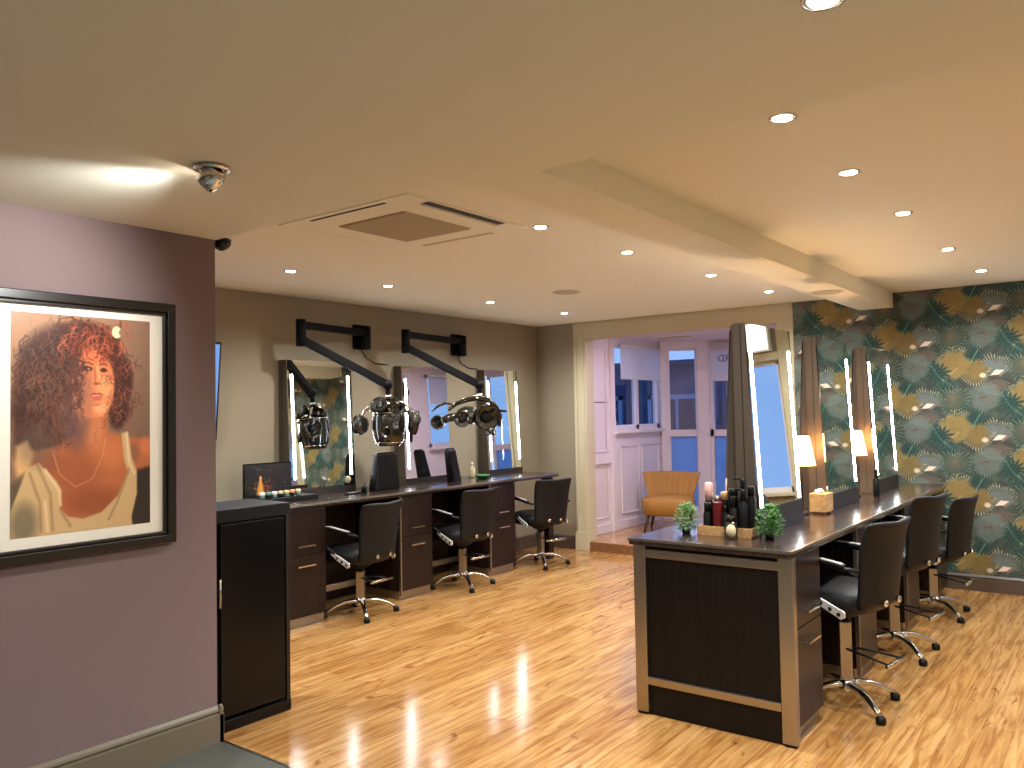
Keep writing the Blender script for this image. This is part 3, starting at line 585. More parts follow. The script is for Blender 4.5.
raster_mesh('print', A, (X0, -.0115, Z0), (X1 - X0, 0, 0), (0, 0, Z1 - Z0), M['print_'], pf)

# ------------------------------------------------------------------ wall counter
def handle(mb, c, L, axis='x', out=-1):
    if axis == 'x':
        mb.box((c[0] - L / 2, c[1] + out * .026, c[2] - .005), (c[0] + L / 2, c[1] + out * .034, c[2] + .007)); mb.box((c[0] - L / 2, c[1], c[2] - .005), (c[0] - L / 2 + .01, c[1] + out * .03, c[2] + .005)); mb.box((c[0] + L / 2 - .01, c[1], c[2] - .005), (c[0] + L / 2, c[1] + out * .03, c[2] + .005))
def cabinet(label, x0, x1, yf, yb, group, both=False):
    """drawer unit whose front faces -y at yf"""
    t = thing('drawer_cabinet', label, 'cabinet', ((x0 + x1) / 2, yf, 0), 0, group); h = (x1 - x0) / 2; d = yb - yf
    B((-h, .02, .07), (h, d - (.02 if both else 0), .86)).build('body', M['dark'], t, .002)
    B((-h, .035, 0), (h, d - .035, .07)).build('plinth', M['silver'], t)
    for sgn, y in ((-1, 0),) + (((1, d),) if both else ()):
        ya, yb_ = (0, .018) if sgn < 0 else (d - .018, d)
        for za, zb, hz, nm in ((.525, .856, .592, 'drawer'), (.075, .520, .447, 'door')):
            o = B((-h + .004, ya, za), (h - .004, yb_, zb)).build(nm, M['dark'], t, .002)
            hm = MB(); handle(hm, (-.02 if sgn < 0 else .02, y, hz), .16, out=sgn); hm.build('handle', M['chrome'], o, .001)
        B((-h - .012, ya - .002, .04), (-h + .002, yb_ + .002, .86)).build('edge_strip', M['silver'], t)
    return t
gW = 'drawer cabinets under the wall counter'
cabinet('dark wood drawer cabinet under the wall counter, next to the tall black cupboard', 3.72, 4.09, 4.915, 5.56, gW)
cabinet('dark wood drawer cabinet under the wall counter between the first and second chairs', 4.885, 5.266, 4.915, 5.56, gW)
cabinet('dark wood drawer cabinet under the wall counter between the second and third chairs', 6.075, 6.464, 4.915, 5.56, gW)
cabinet('dark wood drawer cabinet hidden behind the tall black cupboard', 3.0, 3.40, 4.915, 5.56, gW)
wt = thing('wall_worktop', 'long dark worktop with silver edge running below the wall mirrors', 'worktop', (5.1, 5.23, .865))
B((-2.1, -.322, 0), (2.115, .342, .035)).build('slab', M['top'], wt, .003); B((-2.1, -.326, .018), (2.115, -.321, .036)).build('edge_trim', M['silver'], wt)
B((2.115, -.326, .0), (2.118, .342, .035)).build('end_cap', M['blackm'], wt)
tag(MB().box((7.10, 4.96, 0), (7.19, 5.05, .864)).build('counter_leg', M['dark'], bevel=.002), 'dark square leg holding up the far end of the wall counter', 'leg')
for x0_, x1_, lab in ((4.092, 4.870, 'dark panel closing the first knee space under the wall counter'), (5.268, 6.060, 'dark panel closing the second knee space under the wall counter')):
    t = thing('knee_panel', lab, 'panel', ((x0_ + x1_) / 2, 5.46, 0)); h = (x1_ - x0_) / 2; B((-h, 0, 0), (h, .02, .864)).build('board', M['dark'], t)
    B((-h, -.16, .115), (h, -.135, .165)).build('foot_rail', M['silver'], t, .004)
t = thing('knee_panel', 'short dark panel with silver foot rail under the far end of the wall counter', 'panel', (6.56, 5.46, 0)); B((-.095, 0, 0), (.12, .02, .864)).build('board', M['dark'], t); B((-.095, -.16, .115), (.12, -.135, .165)).build('foot_rail', M['silver'], t, .004)

# tall black cupboard at the end of the mauve wall
bc = thing('tall_cupboard', 'tall glossy black cupboard against the end of the mauve wall', 'cupboard', (2.53, 3.60, 0))
B((-.222, .02, .07), (.215, .37, 1.03)).build('body', M['black'], bc, .003); B((-.222, -.004, 1.03), (.222, .37, 1.095)).build('top', M['blackm'], bc, .004)
B((-.222, .01, 0), (.232, .37, .06)).build('plinth', M['black'], bc, .006)
dr = B((-.19, .004, .08), (.19, .02, 1.02)).build('door', M['black'], bc, .003); B((.195, .0, .06), (.217, .022, 1.03)).build('edge_strip', M['seam'], bc)
MB().tube([(-.205, -.014, .62), (-.205, -.014, .76)], .006).build('handle', M['chrome'], dr)
# screen on the mirror wall, almost hidden by the mauve wall
tvt = thing('wall_screen', 'blue-lit flat screen just showing past the edge of the mauve wall', 'screen', (3.155, 5.5, 1.75)); Rt = .10
MB().obox((0, 0, 0), (.80, .035, .74), 0, Rt).build('bezel', M['black'], tvt, .004); MB().obox((0, -.0225, 0), (.76, .004, .70), 0, Rt).build('display', M['tv'], tvt); MB().box((-.1, 0, -.1), (.1, .073, .1)).build('bracket', M['blackm'], tvt)

# ------------------------------------------------------------------ mirrors
def mirror_unit(label, group, x0, w, y_back, zb, z_top, dt, db, strips=(1, 1), rl=.05):
    """leaning mirror facing -y: wedge-shaped sides, depth dt on top and db at the bottom"""
    t = thing('salon_mirror', label, 'mirror', (x0 + w / 2, y_back, zb), 0, group); H = z_top - zb; h = w / 2
    MB().prism([(0, 0), (-db + .012, 0), (-dt + .012, H), (0, H)], h, 0, -h).build('housing', M['bronze'], t, .002)
    def yf(z, off=0.0): return -db + (db - dt) * z / H + off
    fm = MB()      # bottom rail and side edges
    za, zb_ = .05, H
    def slab(xa, xb, z0, z1, o0, o1): 
        return MB().add([(xa, yf(z0, o0), z0), (xb, yf(z0, o0), z0), (xb, yf(z1, o0), z1), (xa, yf(z1, o0), z1), (xa, yf(z0, o1), z0), (xb, yf(z0, o1), z0), (xb, yf(z1, o1), z1), (xa, yf(z1, o1), z1)], [(0, 1, 2, 3), (7, 6, 5, 4), (0, 4, 5, 1), (1, 5, 6, 2), (2, 6, 7, 3), (3, 7, 4, 0)])
    slab(-h, h, 0, rl, .002, .012).build('bottom_rail', M['seam'], t)
    slab(-h, h, rl, H - .002, .004, .0125).build('mirror_glass', M['mirror'], t)
    for s, on in zip((-1, 1), strips):
        if not on: continue
        c = s * (h - .042); slab(c - .008, c + .008, .14, H - .12, -.001, .004).build('light_strip', M['led'] if on else M['ledoff'], t)
    # side seam
    sm = MB().prism([(-.052, .01), (-.048, .01), (-.040, H - .01), (-.044, H - .01)], -h - .001, 0, -h + .002); sm.build('seam', M['seam'], t)
    return t
gm = 'mirrors on the mirror wall'; gi = 'mirrors standing on the island'
mirror_unit('leaning lit mirror on the wall counter reflecting the leafy wallpaper', gm, 4.156, .68, YL - .002, .90, 2.012, .113, .163)
mirror_unit('leaning mirror on the wall counter behind the first hood dryer', gm, 5.46, .62, YL - .002, .90, 2.006, .113, .163, (1, 0))
mirror_unit('leaning lit mirror on the wall counter nearest to the far corner', gm, 6.69, .575, YL - .002, .90, 2.008, .113, .163)
mirror_unit('leaning lit mirror on the island nearest to the product tray', gi, 4.115, .675, 1.675, .896, 1.998, .076, .128, rl=.13)
mirror_unit('middle leaning mirror on the island, between the two table lamps', gi, 5.30, .68, 1.675, .896, 2.0, .076, .128, (0, 1), rl=.10)
mirror_unit('leaning lit mirror on the island nearest to the wallpaper', gi, 6.50, .68, 1.675, .896, 2.005, .076, .128, rl=.10)
for x0_, lab in ((4.20, 'back-to-back mirror on the far side of the island nearest the product tray'), (5.40, 'back-to-back middle mirror on the far side of the island'), (6.60, 'back-to-back mirror on the far side of the island nearest the wallpaper')):
    t = mirror_unit(lab, 'mirrors on the far side of the island', x0_, .60, 0, .895, 2.0, .05, .11); t.location = (x0_ + .30, 1.679, .895); t.rotation_euler = (0, 0, PI)

# ------------------------------------------------------------------ island
it = thing('island_worktop', 'dark island worktop with thin silver edge, mirrors along its middle', 'worktop', (5.56, 1.688, .86))
B((-1.83, -.418, 0), (2.0, .418, .035)).build('slab', M['top'], it, .003)
B((-1.834, -.422, .022), (2.0, -.417, .036)).add(*[(lambda b: (b.v, b.f))(B((-1.834, -.422, .022), (-1.829, .422, .036)))[i] for i in (0, 1)]).build('edge_trim', M['silver'], it)
ie = thing('island_end_panel', 'dark wood end panel of the island framed in brushed metal', 'panel', (3.758, 1.688, 0))
B((.016, -.37, 0), (.034, .37, .858)).build('board', M['darkp'], ie)
B((0, -.414, .012), (.042, -.345, .858)).build('post', M['silver'], ie, .003); B((0, .340, .012), (.042, .409, .858)).build('post', M['silver'], ie, .003)
B((.003, -.345, .797), (.02, .340, .838)).build('rail', M['silver'], ie, .002); B((-.004, -.345, .155), (.02, .340, .192)).build('rail', M['silver'], ie, .002)
B((.002, -.405, 0), (.04, -.355, .012)).build('foot', M['blackm'], ie); B((.002, .35, 0), (.04, .40, .012)).build('foot', M['blackm'], ie)
gI = 'drawer cabinets of the island'
cabinet('dark drawer cabinet at the near end of the island beside the first chair', 3.816, 4.185, 1.282, 2.094, gI, True)
cabinet('dark drawer cabinet of the island between the first and second chairs', 4.87, 5.25, 1.282, 2.094, gI, True)
cabinet('dark drawer cabinet of the island between the second and third chairs', 6.08, 6.46, 1.282, 2.094, gI, True)
cabinet('dark drawer cabinet of the island closest to the wallpaper', 7.22, 7.52, 1.282, 2.094, gI, True)
for xa, xb, lab in ((4.187, 4.856, 'dark divider under the island behind the first chair'), (5.252, 6.066, 'dark divider under the island behind the second chair'), (6.462, 7.206, 'dark divider under the island behind the third chair')):
    t = thing('knee_panel', lab, 'panel', ((xa + xb) / 2, 1.688, 0)); h = (xb - xa) / 2; B((-h, -.01, 0), (h, .01, .858)).build('board', M['dark'], t)
    B((-h, -.15, .115), (h, -.125, .165)).build('foot_rail', M['silver'], t, .004)

# ------------------------------------------------------------------ salon chairs
def make_chair(name, label, lift, base_rot, fr_dir, bar_rot, group):
    t = thing(name, label, 'chair', group=group)
    bs = MB()
    for k in range(4):
        a = base_rot + k * PI / 2; c, s = math.cos(a), math.sin(a)
        bs.tube([(c * r, s * r, z) for r, z in ((.0, .105), (.06, .112), (.13, .108), (.20, .088), (.26, .058), (.30, .038))], [.03, .027, .023, .02, .018, .017], 10, .7)
    bs.lathe([(.045, .075), (.05, .09), (.045, .13), (.036, .14)], n=20)
    base = bs.build('star_base', M['chrome'], t)
    for k in range(4):
        a = base_rot + k * PI / 2; MB().lathe([(.018, 0), (.026, .004), (.027, .028), (.018, .04)], (math.cos(a) * .30, math.sin(a) * .30, 0), 14).build('glide', M['blackm'], base)
    zs = .42 + lift
    MB().obox((0, 0, (.13 + .34 + lift) / 2), (.062, .062, .21 + lift), .5).build('column', M['silver'], t, .006)
    MB().lathe([(.028, .30), (.028, .36 + lift), (.06, .37 + lift), (.09, .39 + lift), (.10, zs + .005), (.02, zs + .006)], n=18).build('seat_mount', M['blackm'], t)
    # seat cushion
    st = MB(); nx, ny = 10, 10; vs = []
    def rr(u): return math.copysign(abs(u) ** .9, u)
    for lay, (z, e) in enumerate(((zs, .90), (zs + .035, 1.0), (zs + .085, .99), (zs + .108, .88))):
        for k in range(28):
            a = 2 * PI * k / 28; c, s = math.cos(a), math.sin(a); p = 3.6; r = (abs(c) ** p + abs(s) ** p) ** (-1 / p)
            vs.append((.225 * e * r * c, .03 + .235 * e * r * s, z + (.012 * abs(s) ** 3 if lay > 1 and s > 0 else 0)))
    fs = [(i * 28 + k, i * 28 + (k + 1) % 28, (i + 1) * 28 + (k + 1) % 28, (i + 1) * 28 + k) for i in range(3) for k in range(28)] + [tuple(range(28))[::-1], tuple(84 + k for k in range(28))]
    st.add(vs, fs, True).build('seat', M['leather'], t)
    # backrest shell
    bk = MB(); NU, NV = 12, 12; F_ = []; Bk = []
    for j in range(NV + 1):
        v = j / NV
        for i in range(NU + 1):
            u = -1 + 2 * i / NU; hw = .190 + .034 * v
            z = zs + .03 + .445 * v - .012 * (1 - abs(u)) * (v > .9) - .012 * abs(u) ** 6 * (1 if v in (0, 1) else 0)
            y = -.215 - .045 * v - .035 * v ** 6 + .040 * u * u
            th = .028 * (1 - .35 * abs(u) ** 4) * (1 - .35 * v ** 8)
            F_.append((u * hw, y + th, z)); Bk.append((u * hw, y - th, z))
    n = NU + 1; N = len(F_); fs = []
    for j in range(NV):
        for i in range(NU):
            a = j * n + i; fs += [(a, a + 1, a + n + 1, a + n), (N + a, N + a + n, N + a + n + 1, N + a + 1)]
    for j in range(NV):
        for a in (j * n, j * n + NU): fs.append((a, a + n, N + a + n, N + a))
    for i in range(NU):
        for a in (i, NV * n + i): fs.append((a, a + 1, N + a + 1, N + a))
    bo = bk.add(F_ + Bk, fs, True).build('backrest', M['leather'], t)
    bo.modifiers.new('sub', 'SUBSURF').render_levels = 1
    for sx in (-.07, .07): MB().cyl((sx, -.245, zs + .06), (sx, -.262, zs + .06), .016, 14).build('bolt', M['chrome'], bo)
    for sx in (-1, 1):
        x = sx * .247
        pl = MB().prism([(-.135, zs - .002), (-.115, zs - .014), (-.01, zs + .035), (.06, zs + .078), (.048, zs + .098), (-.04, zs + .064), (-.135, zs + .026)], x + .006, 0, x - .006).build('side_plate', M['plate'], t, .002)
        for q in ((-.105, zs + .012), (-.06, zs + .032), (-.012, zs + .055)): MB().cyl((x - .009, q[0], q[1]), (x + .009, q[0], q[1]), .010, 10).build('bolt_cap', M['blackm'], pl)
        ar = MB().tube([(x, .02, zs + .085), (x, .10, zs + .12), (x, .17, zs + .17), (x, .205, zs + .225), (x, .19, zs + .262), (x, .14, zs + .268), (x, .0, zs + .255), (x, -.12, zs + .238), (x * .9, -.20, zs + .228)], .011, 8).build('arm_frame', M['blackm'], t)
        MB().prism([(.19, zs + .262), (.19, zs + .285), (.05, zs + .283), (-.14, zs + .258), (-.14, zs + .240), (.05, zs + .262)], x + .02, 0, x - .02).build('arm_pad', M['leather'], ar, .006)
        MB().prism([(.16, zs + .2855), (.16, zs + .289), (.05, zs + .287), (-.13, zs + .263), (-.13, zs + .2595), (.05, zs + .2835)], x + .013, 0, x - .016).build('arm_trim', M['plate'], ar)
    # footrest
    fd = Vector((fr_dir[0], fr_dir[1], 0)); bt = Vector((math.cos(bar_rot), math.sin(bar_rot), 0)); z = .262
    fo = MB()
    for s in (-1, 1): fo.tube([(s * .02 * bt.x, s * .02 * bt.y, z + .035), tuple(fd * .5 + bt * s * .06 + Vector((0, 0, z + .02))), tuple(fd + bt * s * .085 + Vector((0, 0, z)))], .006, 8)
    f_ = fo.build('footrest', M['blackm'], t)
    MB().tube([tuple(fd - bt * .12 + Vector((0, 0, z))), tuple(fd + bt * .12 + Vector((0, 0, z)))], .012, 10).build('foot_bar', M['chrome'], f_)
    return t
gcw = 'styling chairs at the wall counter'; gci = 'styling chairs at the island'
def place(c, x, y, rz, base):
    c.location = (x, y, 0); c.rotation_euler = (0, 0, rz)
    for ch in c.children:
        if ch.name.startswith('star_base'): ch.scale = (.93, .93, 1); ch.rotation_euler = (0, 0, math.radians(base) - rz)
cw = make_chair('salon_chair', 'black salon chair at the wall counter nearest the tall black cupboard', 0.0, 0.0, (.10, -.13), .0, gcw); place(cw, 4.37, 4.85, .05, -33)
place(copyof(cw, (0, 0, 0), 0, 'middle black salon chair at the wall counter'), 5.585, 4.85, -.10, -33); place(copyof(cw, (0, 0, 0), 0, 'black salon chair at the wall counter nearest the cream door surround'), 6.79, 4.85, -.33, -45)
ci = make_chair('salon_chair', 'black salon chair at the near end of the island', .095, 0.0, (.05, -.24), .1, gci); place(ci, 4.47, 1.25, -.22, -42)
place(make_chair('salon_chair', 'middle black salon chair at the island', .12, 0.0, (.05, -.24), .1, gci), 5.58, 1.26, -.22, -45); place(make_chair('salon_chair', 'black salon chair at the island nearest the wallpaper', .0, 0.0, (.05, -.24), .1, gci), 6.76, 1.25, -.18, -42)

# ------------------------------------------------------------------ hood dryers on wall arms
def pod(parent, c, r, d, nrm, name='heater_pod'):
    R = Vector(nrm).to_track_quat('Z', 'Y').to_matrix()
    o = MB().lathe([(r * .35, -d), (r * .8, -d * .8), (r, -d * .2), (r, d * .3), (r * .9, d * .42), (r * .8, d * .30), (r * .5, -d * .1), (r * .2, -d * .3)], c, 24, R).build(name, M['smoke'], parent)
    MB().lathe([(r * .84, d * .40), (r * .98, d * .36), (r * 1.03, d * .2), (r * .98, d * .5), (r * .84, d * .5)], c, 24, R, cap=False).build('rim', M['dchrome'], o)
    MB().lathe([(r * .34, -d * .3), (r * .36, d * .02), (r * .28, d * .12), (.001, d * .14)], c, 20, R).build('heater_face', M['blackm'], o)
    return o
def dryer(label, bx, el, end, kind):
    t = thing('hood_dryer', label, 'hair dryer', (bx, YL, 2.25), 0, 'hood dryers on black wall arms'); o = Vector((bx, YL, 2.25))
    L = lambda p: Vector(p) - o
    MB().box((-.085, -.03, -.105), (.085, -.001, .115)).build('wall_plate', M['armb'], t, .004)
    br = MB().cyl(L((bx - .01, YL - .09, 2.14)), L((bx - .01, YL - .09, 2.345)), .05, 20); br.box((-.06, -.09, -.09), (.045, -.02, .07)); br.build('bracket', M['armb'], t)
    e = Vector(el); hi = Vector((e.x, e.y, 2.28)); lo = Vector((e.x, e.y, 2.165)); sh = Vector((bx - .01, YL - .09, 2.285))
    def beam(a, b, w, h): 
        d = b - a; R = d.to_track_quat('Y', 'Z').to_matrix(); vs = []
        for yy in (0, d.length):
            for xx, zz in ((-w, -h), (w, -h), (w, h), (-w, h)): vs.append(a - o + R @ Vector((xx, yy, zz)))
        return MB().add(vs, [(0, 1, 2, 3), (7, 6, 5, 4), (0, 4, 5, 1), (1, 5, 6, 2), (2, 6, 7, 3), (3, 7, 4, 0)])
    beam(sh, hi, .025, .030).build('upper_arm', M['armb'], t, .006)
    MB().cyl(L((e.x, e.y, 2.11)), L((e.x, e.y, 2.325)), .040, 20).build('elbow', M['armb'], t)
    en = Vector(end); dr_ = (en - lo).normalized()
    beam(lo, en, .028, .033).build('lower_arm', M['armb'], t, .006)
    MB().sphere(en - o, .045).build('wrist_joint', M['armb'], t)
    hd = en + Vector((.01, 0, -.12))
    MB().cyl(en - o, hd - o, .020).build('drop_stem', M['armb'], t)
    MB().cyl(en + Vector((.007, 0, -.085)) - o, en + Vector((.009, 0, -.10)) - o, .025).build('collar', M['whitep'], t)
    c = hd - o                      # top of the head
    V = lambda a, b, z: c + Vector((.606, -.795, 0)) * a + Vector((-.795, -.606, 0)) * b + Vector((0, 0, z))   # a: to the right of the picture, b: towards the room
    if kind == 0:
        MB().lathe([(.02, .01), (.07, 0), (.105, -.03), (.125, -.075), (.115, -.095), (.08, -.10)], V(0, 0, 0), 26).build('crown', M['dchrome'], t)
        MB().lathe([(.118, -.10), (.135, -.14), (.138, -.24), (.125, -.33), (.10, -.38), (.085, -.39)], V(0, 0, 0), 26).build('hood_shell', M['smoke'], t)
        for k, (a, z, s) in enumerate(((0, -.115, .13), (0, -.36, .112))): MB().lathe([(s, z - .006), (s + .008, z), (s, z + .006), (s - .006, z)], V(0, 0, 0), 30, cap=False).build('chrome_band', M['chrome'], t)
        pod(t, V(-.235, .02, -.21), .085, .05, (-.606 + .5, .795, 0)); pod(t, V(.215, .02, -.20), .10, .05, (.606 + .5, -.795, -.2)); pod(t, V(0, .14, -.275), .045, .03, (-.795, -.606, 0)); pod(t, V(-.06, .11, -.05), .075, .03, (-.7, -.5, .6)); pod(t, V(.06, .12, -.10), .05, .025, (-.7, -.6, .2))
        for s in (-1, 1): MB().tube([V(s * .02, .0, -.01), V(s * .12, .02, -.03), V(s * .20, .03, -.10), V(s * .225, .03, -.20)], .012, 8).build('pod_arm', M['chrome'], t)
        MB().tube([V(-.17, .06, -.085), V(-.13, .10, -.10), V(-.08, .12, -.09)], .010, 8).build('handle', M['chrome'], t)
        MB().tube([V(.12, .05, -.05), V(.17, .06, -.12), V(.20, .05, -.26), V(.19, .03, -.36)], .010, 8).build('pod_arm', M['dchrome'], t)
    else:
        arc = [V(-.30, .03, -.10), V(-.22, .05, -.04), V(-.12, .06, -.005), V(-.02, .05, .01), V(.08, .03, -.01), V(.15, 0, -.07), V(.185, -.03, -.16), V(.18, -.04, -.26)]
        arc = [p + Vector((0, 0, -.02)) for p in arc]
        MB().tube(arc, [.016, .028, .034, .038, .038, .034, .028, .02], 10, .6).build('arc_shell', M['dchrome'], t)
        MB().tube([p + Vector((0, 0, .026)) for p in arc], .006, 8).build('arc_trim', M['chrome'], t)
        MB().sphere(V(-.12, .0, -.17), .125, 20, 12, (1.1, .8, .72)).build('hood_shell', M['smoke'], t)
        pod(t, V(.06, .02, -.19), .125, .07, (-.5, -.75, -.1)); pod(t, V(-.165, .13, -.205), .075, .04, (-.7, -.7, 0)); pod(t, V(-.40, .04, -.23), .068, .055, (-.8, -.3, -.1)); pod(t, V(.10, .0, -.33), .05, .05, (-.2, -.2, -1))
        MB().tube([V(-.20, .02, -.18), V(-.30, .02, -.19), V(-.37, .03, -.22)], [.045, .04, .035], 10).build('pod_arm', M['smoke'], t)
        MB().tube([V(-.46, .05, -.13), V(-.40, .06, -.08), V(-.33, .05, -.05), V(-.27, .04, -.06)], [.014, .026, .028, .022], 10, .5).build('deflector', M['smoke'], t)
        MB().cyl(V(.18, 0, -.13), V(.25, 0, -.135), .012).build('knob', M['blackm'], t)
    cb = MB().tube([L((bx + .02, YL - .01, 2.14)), L((bx + .07, YL - .012, 2.07)), L((bx + .18, YL - .012, 2.025)), L((bx + .34, YL - .012, 2.02))], .004, 6).build('cable', M['blackm'], t)
    return t
dryer('hood dryer seen end-on above the first chair, left of the two', 5.04, (4.165, 5.29, 2.18), (4.79, 4.96, 1.80), 0)
dryer('hood dryer turned sideways with a curved arc, right of the two', 6.36, (5.345, 5.29, 2.18), (5.99, 4.96, 1.82), 1)

# ------------------------------------------------------------------ things on the wall counter
ds = thing('display_box', 'open black display box with a golden figure printed in its lid', 'display box', (3.90, 5.335, .90))
MB().box((-.24, -.17, 0), (.33, .048, .035)).build('tray', M['blackm'], ds, .004); MB().box((-.22, .03, .0), (.22, .045, .295)).build('lid', M['black'], ds, .003)
def paint_lid():
    w, h = 110, 70; U, V = np.meshgrid(np.linspace(0, 1, w), np.linspace(1, 0, h)); A = np.zeros((h, w, 3)) + np.array([20, 17, 20])
    def g(cx, cy, rx, ry, col, op=1.0, soft=.5): k = np.clip((1 - np.hypot((U - cx) / rx, (V - cy) / ry)) / soft, 0, 1) * op; A[...] = A * (1 - k[..., None]) + np.asarray(col) * k[..., None]
    g(.34, .30, .16, .20, (120, 50, 16), .6, .9)
    for k in range(10): t = k / 9; g(.33, .56 - .42 * t, .035 + .09 * t, .06, (236, 164, 60), .8, .6)
    g(.33, .62, .03, .06, (240, 190, 110)); g(.50, .32, .10, .16, (130, 20, 26), .8, .9); g(.30, .86, .09, .035, (120, 110, 96), .5)
    for i in range(70): g(.38 + rng.normal(0, .14), .38 + rng.normal(0, .17), .010, .014, random.choice([(226, 140, 50), (190, 60, 40), (240, 200, 120)]), .8)
    return A
raster_mesh('lid_picture', paint_lid(), (-.21, .0285, .02), (.42, 0, 0), (0, 0, .265), M['print_'], ds)
for k, (x, mm, cc) in enumerate(((3.750, 'whitep', 'white'), (3.805, 'teal', 'teal'), (3.860, 'whitep', 'white'), (3.915, 'creaml', 'cream'), (3.970, 'creaml', 'cream'), (4.025, 'orange', 'peach'), (4.080, 'creaml', 'cream'))):
    pos = ['first (leftmost)', 'second', 'third', 'fourth', 'fifth', 'sixth', 'last (rightmost)'][k]
    b = thing('small_pot', f'small pot with {cc} lid, {pos} in the row in the display box', 'pot', (x, 5.235, .935), 0, 'small product pots in the display box')
    MB().lathe([(.016, 0), (.019, .004), (.019, .022), (.015, .026)], n=14).build('jar', M['blackm'] if k % 2 else M['teal'], b); MB().lathe([(.02, .024), (.021, .026), (.021, .044), (.017, .047)], n=14).build('lid', M[mm], b)
def holder(x, y, label, w0, w1, dx):
    t = thing('tool_holder', label, 'holder', (x, y, .90)); H = .31
    MB().add([(-w0, -.05, 0), (w0, -.05, 0), (w0, .05, 0), (-w0, .05, 0), (dx - w1, -.03, H), (dx + w1, -.03, H), (dx + w1, .035, H), (dx - w1, .035, H)], [(3, 2, 1, 0), (4, 5, 6, 7), (0, 1, 5, 4), (1, 2, 6, 5), (2, 3, 7, 6), (3, 0, 4, 7)]).build('body', M['black'], t, .01)
    MB().box((dx - w1 + .01, -.02, H), (dx + w1 - .01, .02, H + .012)).build('rim', M['dchrome'], t, .003)
holder(5.02, 5.25, 'wide tapering black tool holder on the wall counter below the first dryer', .145, .115, .01)
holder(5.91, 5.22, 'narrow slanting black tool holder on the wall counter below the second dryer', .055, .05, -.06)
st = thing('mirror_sticker', 'round white sticker low on the first wall mirror', 'sticker', (4.745, 5.410, 1.0)); MB().lathe([(.001, 0), (.030, 0), (.030, .004), (.001, .004)], (0, 0, 0), 20, Matrix.Rotation(PI / 2 - .045, 3, 'X')).build('disc', M['creaml'], st); MB().lathe([(.010, .004), (.018, .004), (.018, .006), (.010, .006)], (0, 0, 0), 20, Matrix.Rotation(PI / 2 - .045, 3, 'X')).build('ring', M['grille'], st)
cp = thing('brush_pot', 'small black pot at the foot of the first wall mirror', 'pot', (4.70, 5.16, .90)); MB().lathe([(.024, 0), (.027, .05), (.025, .055)], n=16).build('cup', M['blackm'], cp); MB().tube([(0, 0, .03), (.01, 0, .09)], .005).build('brush', M['blackm'], cp)
t_ = tag(MB().obox((4.60, 5.17, .908), (.20, .05, .014), .2).build('comb_case', M['blackm'], bevel=.004), 'flat black case lying beside the brush pot on the wall counter', 'case')
gp = thing('green_dish', 'low green dish on the wall counter between the second and third mirrors', 'dish', (6.33, 5.22, .90)); MB().lathe([(.04, 0), (.07, .02), (.075, .035), (.068, .035), (.04, .008)], n=20).build('bowl', M['green'], gp); MB().lathe([(.02, .0), (.066, .028), (.02, .034)], n=16).build('filling', M['leaf'], gp)
cb_ = thing('spray_bottle', 'cream bottle standing behind the green dish on the wall counter', 'bottle', (6.36, 5.38, .90)); MB().lathe([(.03, 0), (.032, .01), (.032, .09), (.012, .11), (.012, .125)], n=16).build('bottle', M['creaml'], cb_); MB().lathe([(.014, .12), (.014, .15), (.01, .152)], n=12).build('cap', M['whitep'], cb_)

# ------------------------------------------------------------------ things on the island
ZI = .895
ty = thing('wooden_tray', 'pale wooden box tray holding hair products on the island', 'tray', (4.045, 1.70, ZI), .0)
B((-.05, -.145, 0), (.05, .145, .008)).build('base', M['oak'], ty)
for a, b in (((-.055, -.145, 0), (-.045, .145, .05)), ((.05, -.145, 0), (.058, .145, .05)), ((-.045, -.145, 0), (.05, -.135, .05)), ((-.045, .135, 0), (.05, .145, .05))): B(a, b).build('side', M['oak'], ty, .001)
def bottle(x, y, r, h, label, m, capm, cap=.3, neck=.45, name='product_bottle', z=ZI + .009, pump=False):
    t = thing(name, label, 'bottle', (x, y, z), 0, 'hair product bottles on the island'); hb = h * (1 - cap)
    MB().lathe([(r * .92, 0), (r, .004), (r, hb * .88), (r * neck, hb), (r * neck, hb + .002)], n=18).build('bottle', M[m], t)
    MB().lathe([(r * neck * 1.1, hb), (r * neck * 1.1, h * .97), (r * neck * .8, h)], n=16).build('cap', M[capm], t)
    if pump: MB().tube([(0, 0, h * .97), (-.01, .02, h + .004), (-.02, .04, h)], .006).build('nozzle', M['blackm'], t)
    return t
bottle(4.065, 1.808, .023, .26, 'tall bottle with pale pink cap, leftmost in the wooden tray', 'blackm', 'pink', .36, .8)
bottle(4.023, 1.80, .021, .16, 'short black bottle in front of the pink-capped one in the tray', 'blackm', 'blackm', .3, .7)
bottle(4.029, 1.744, .026, .165, 'dark red bottle standing in the wooden tray', 'red', 'red', .04, .96)
bottle(4.074, 1.765, .020, .19, 'black bottle with silver top behind the dark red bottle', 'blackm', 'silver', .2, .8)
bottle(4.022, 1.70, .018, .15, 'slim black bottle right of the dark red bottle', 'blackm', 'dchrome', .25, .7)
bottle(4.072, 1.722, .021, .215, 'black bottle with square tan cap at the back of the tray', 'blackm', 'oak', .2, .95)
bottle(4.026, 1.655, .023, .20, 'black bottle with chrome collar in the middle of the tray', 'blackm', 'dchrome', .3, .6)
bottle(4.068, 1.676, .026, .235, 'broad black bottle behind the middle of the tray', 'blackm', 'blackm', .15, .9)
bottle(4.071, 1.625, .022, .285, 'tallest black spray bottle with trigger in the tray', 'blackm', 'blackm', .3, .45, pump=True)
bottle(4.026, 1.605, .023, .235, 'black pump bottle with white dots near the right end of the tray', 'blackm', 'blackm', .25, .5, pump=True)
bottle(4.070, 1.580, .022, .25, 'tall black bottle at the back right of the tray', 'blackm', 'blackm', .2, .7)
jr = thing('glass_jar', 'small clear glass jar with oval cream label in front of the tray', 'jar', (3.955, 1.645, ZI), 0)
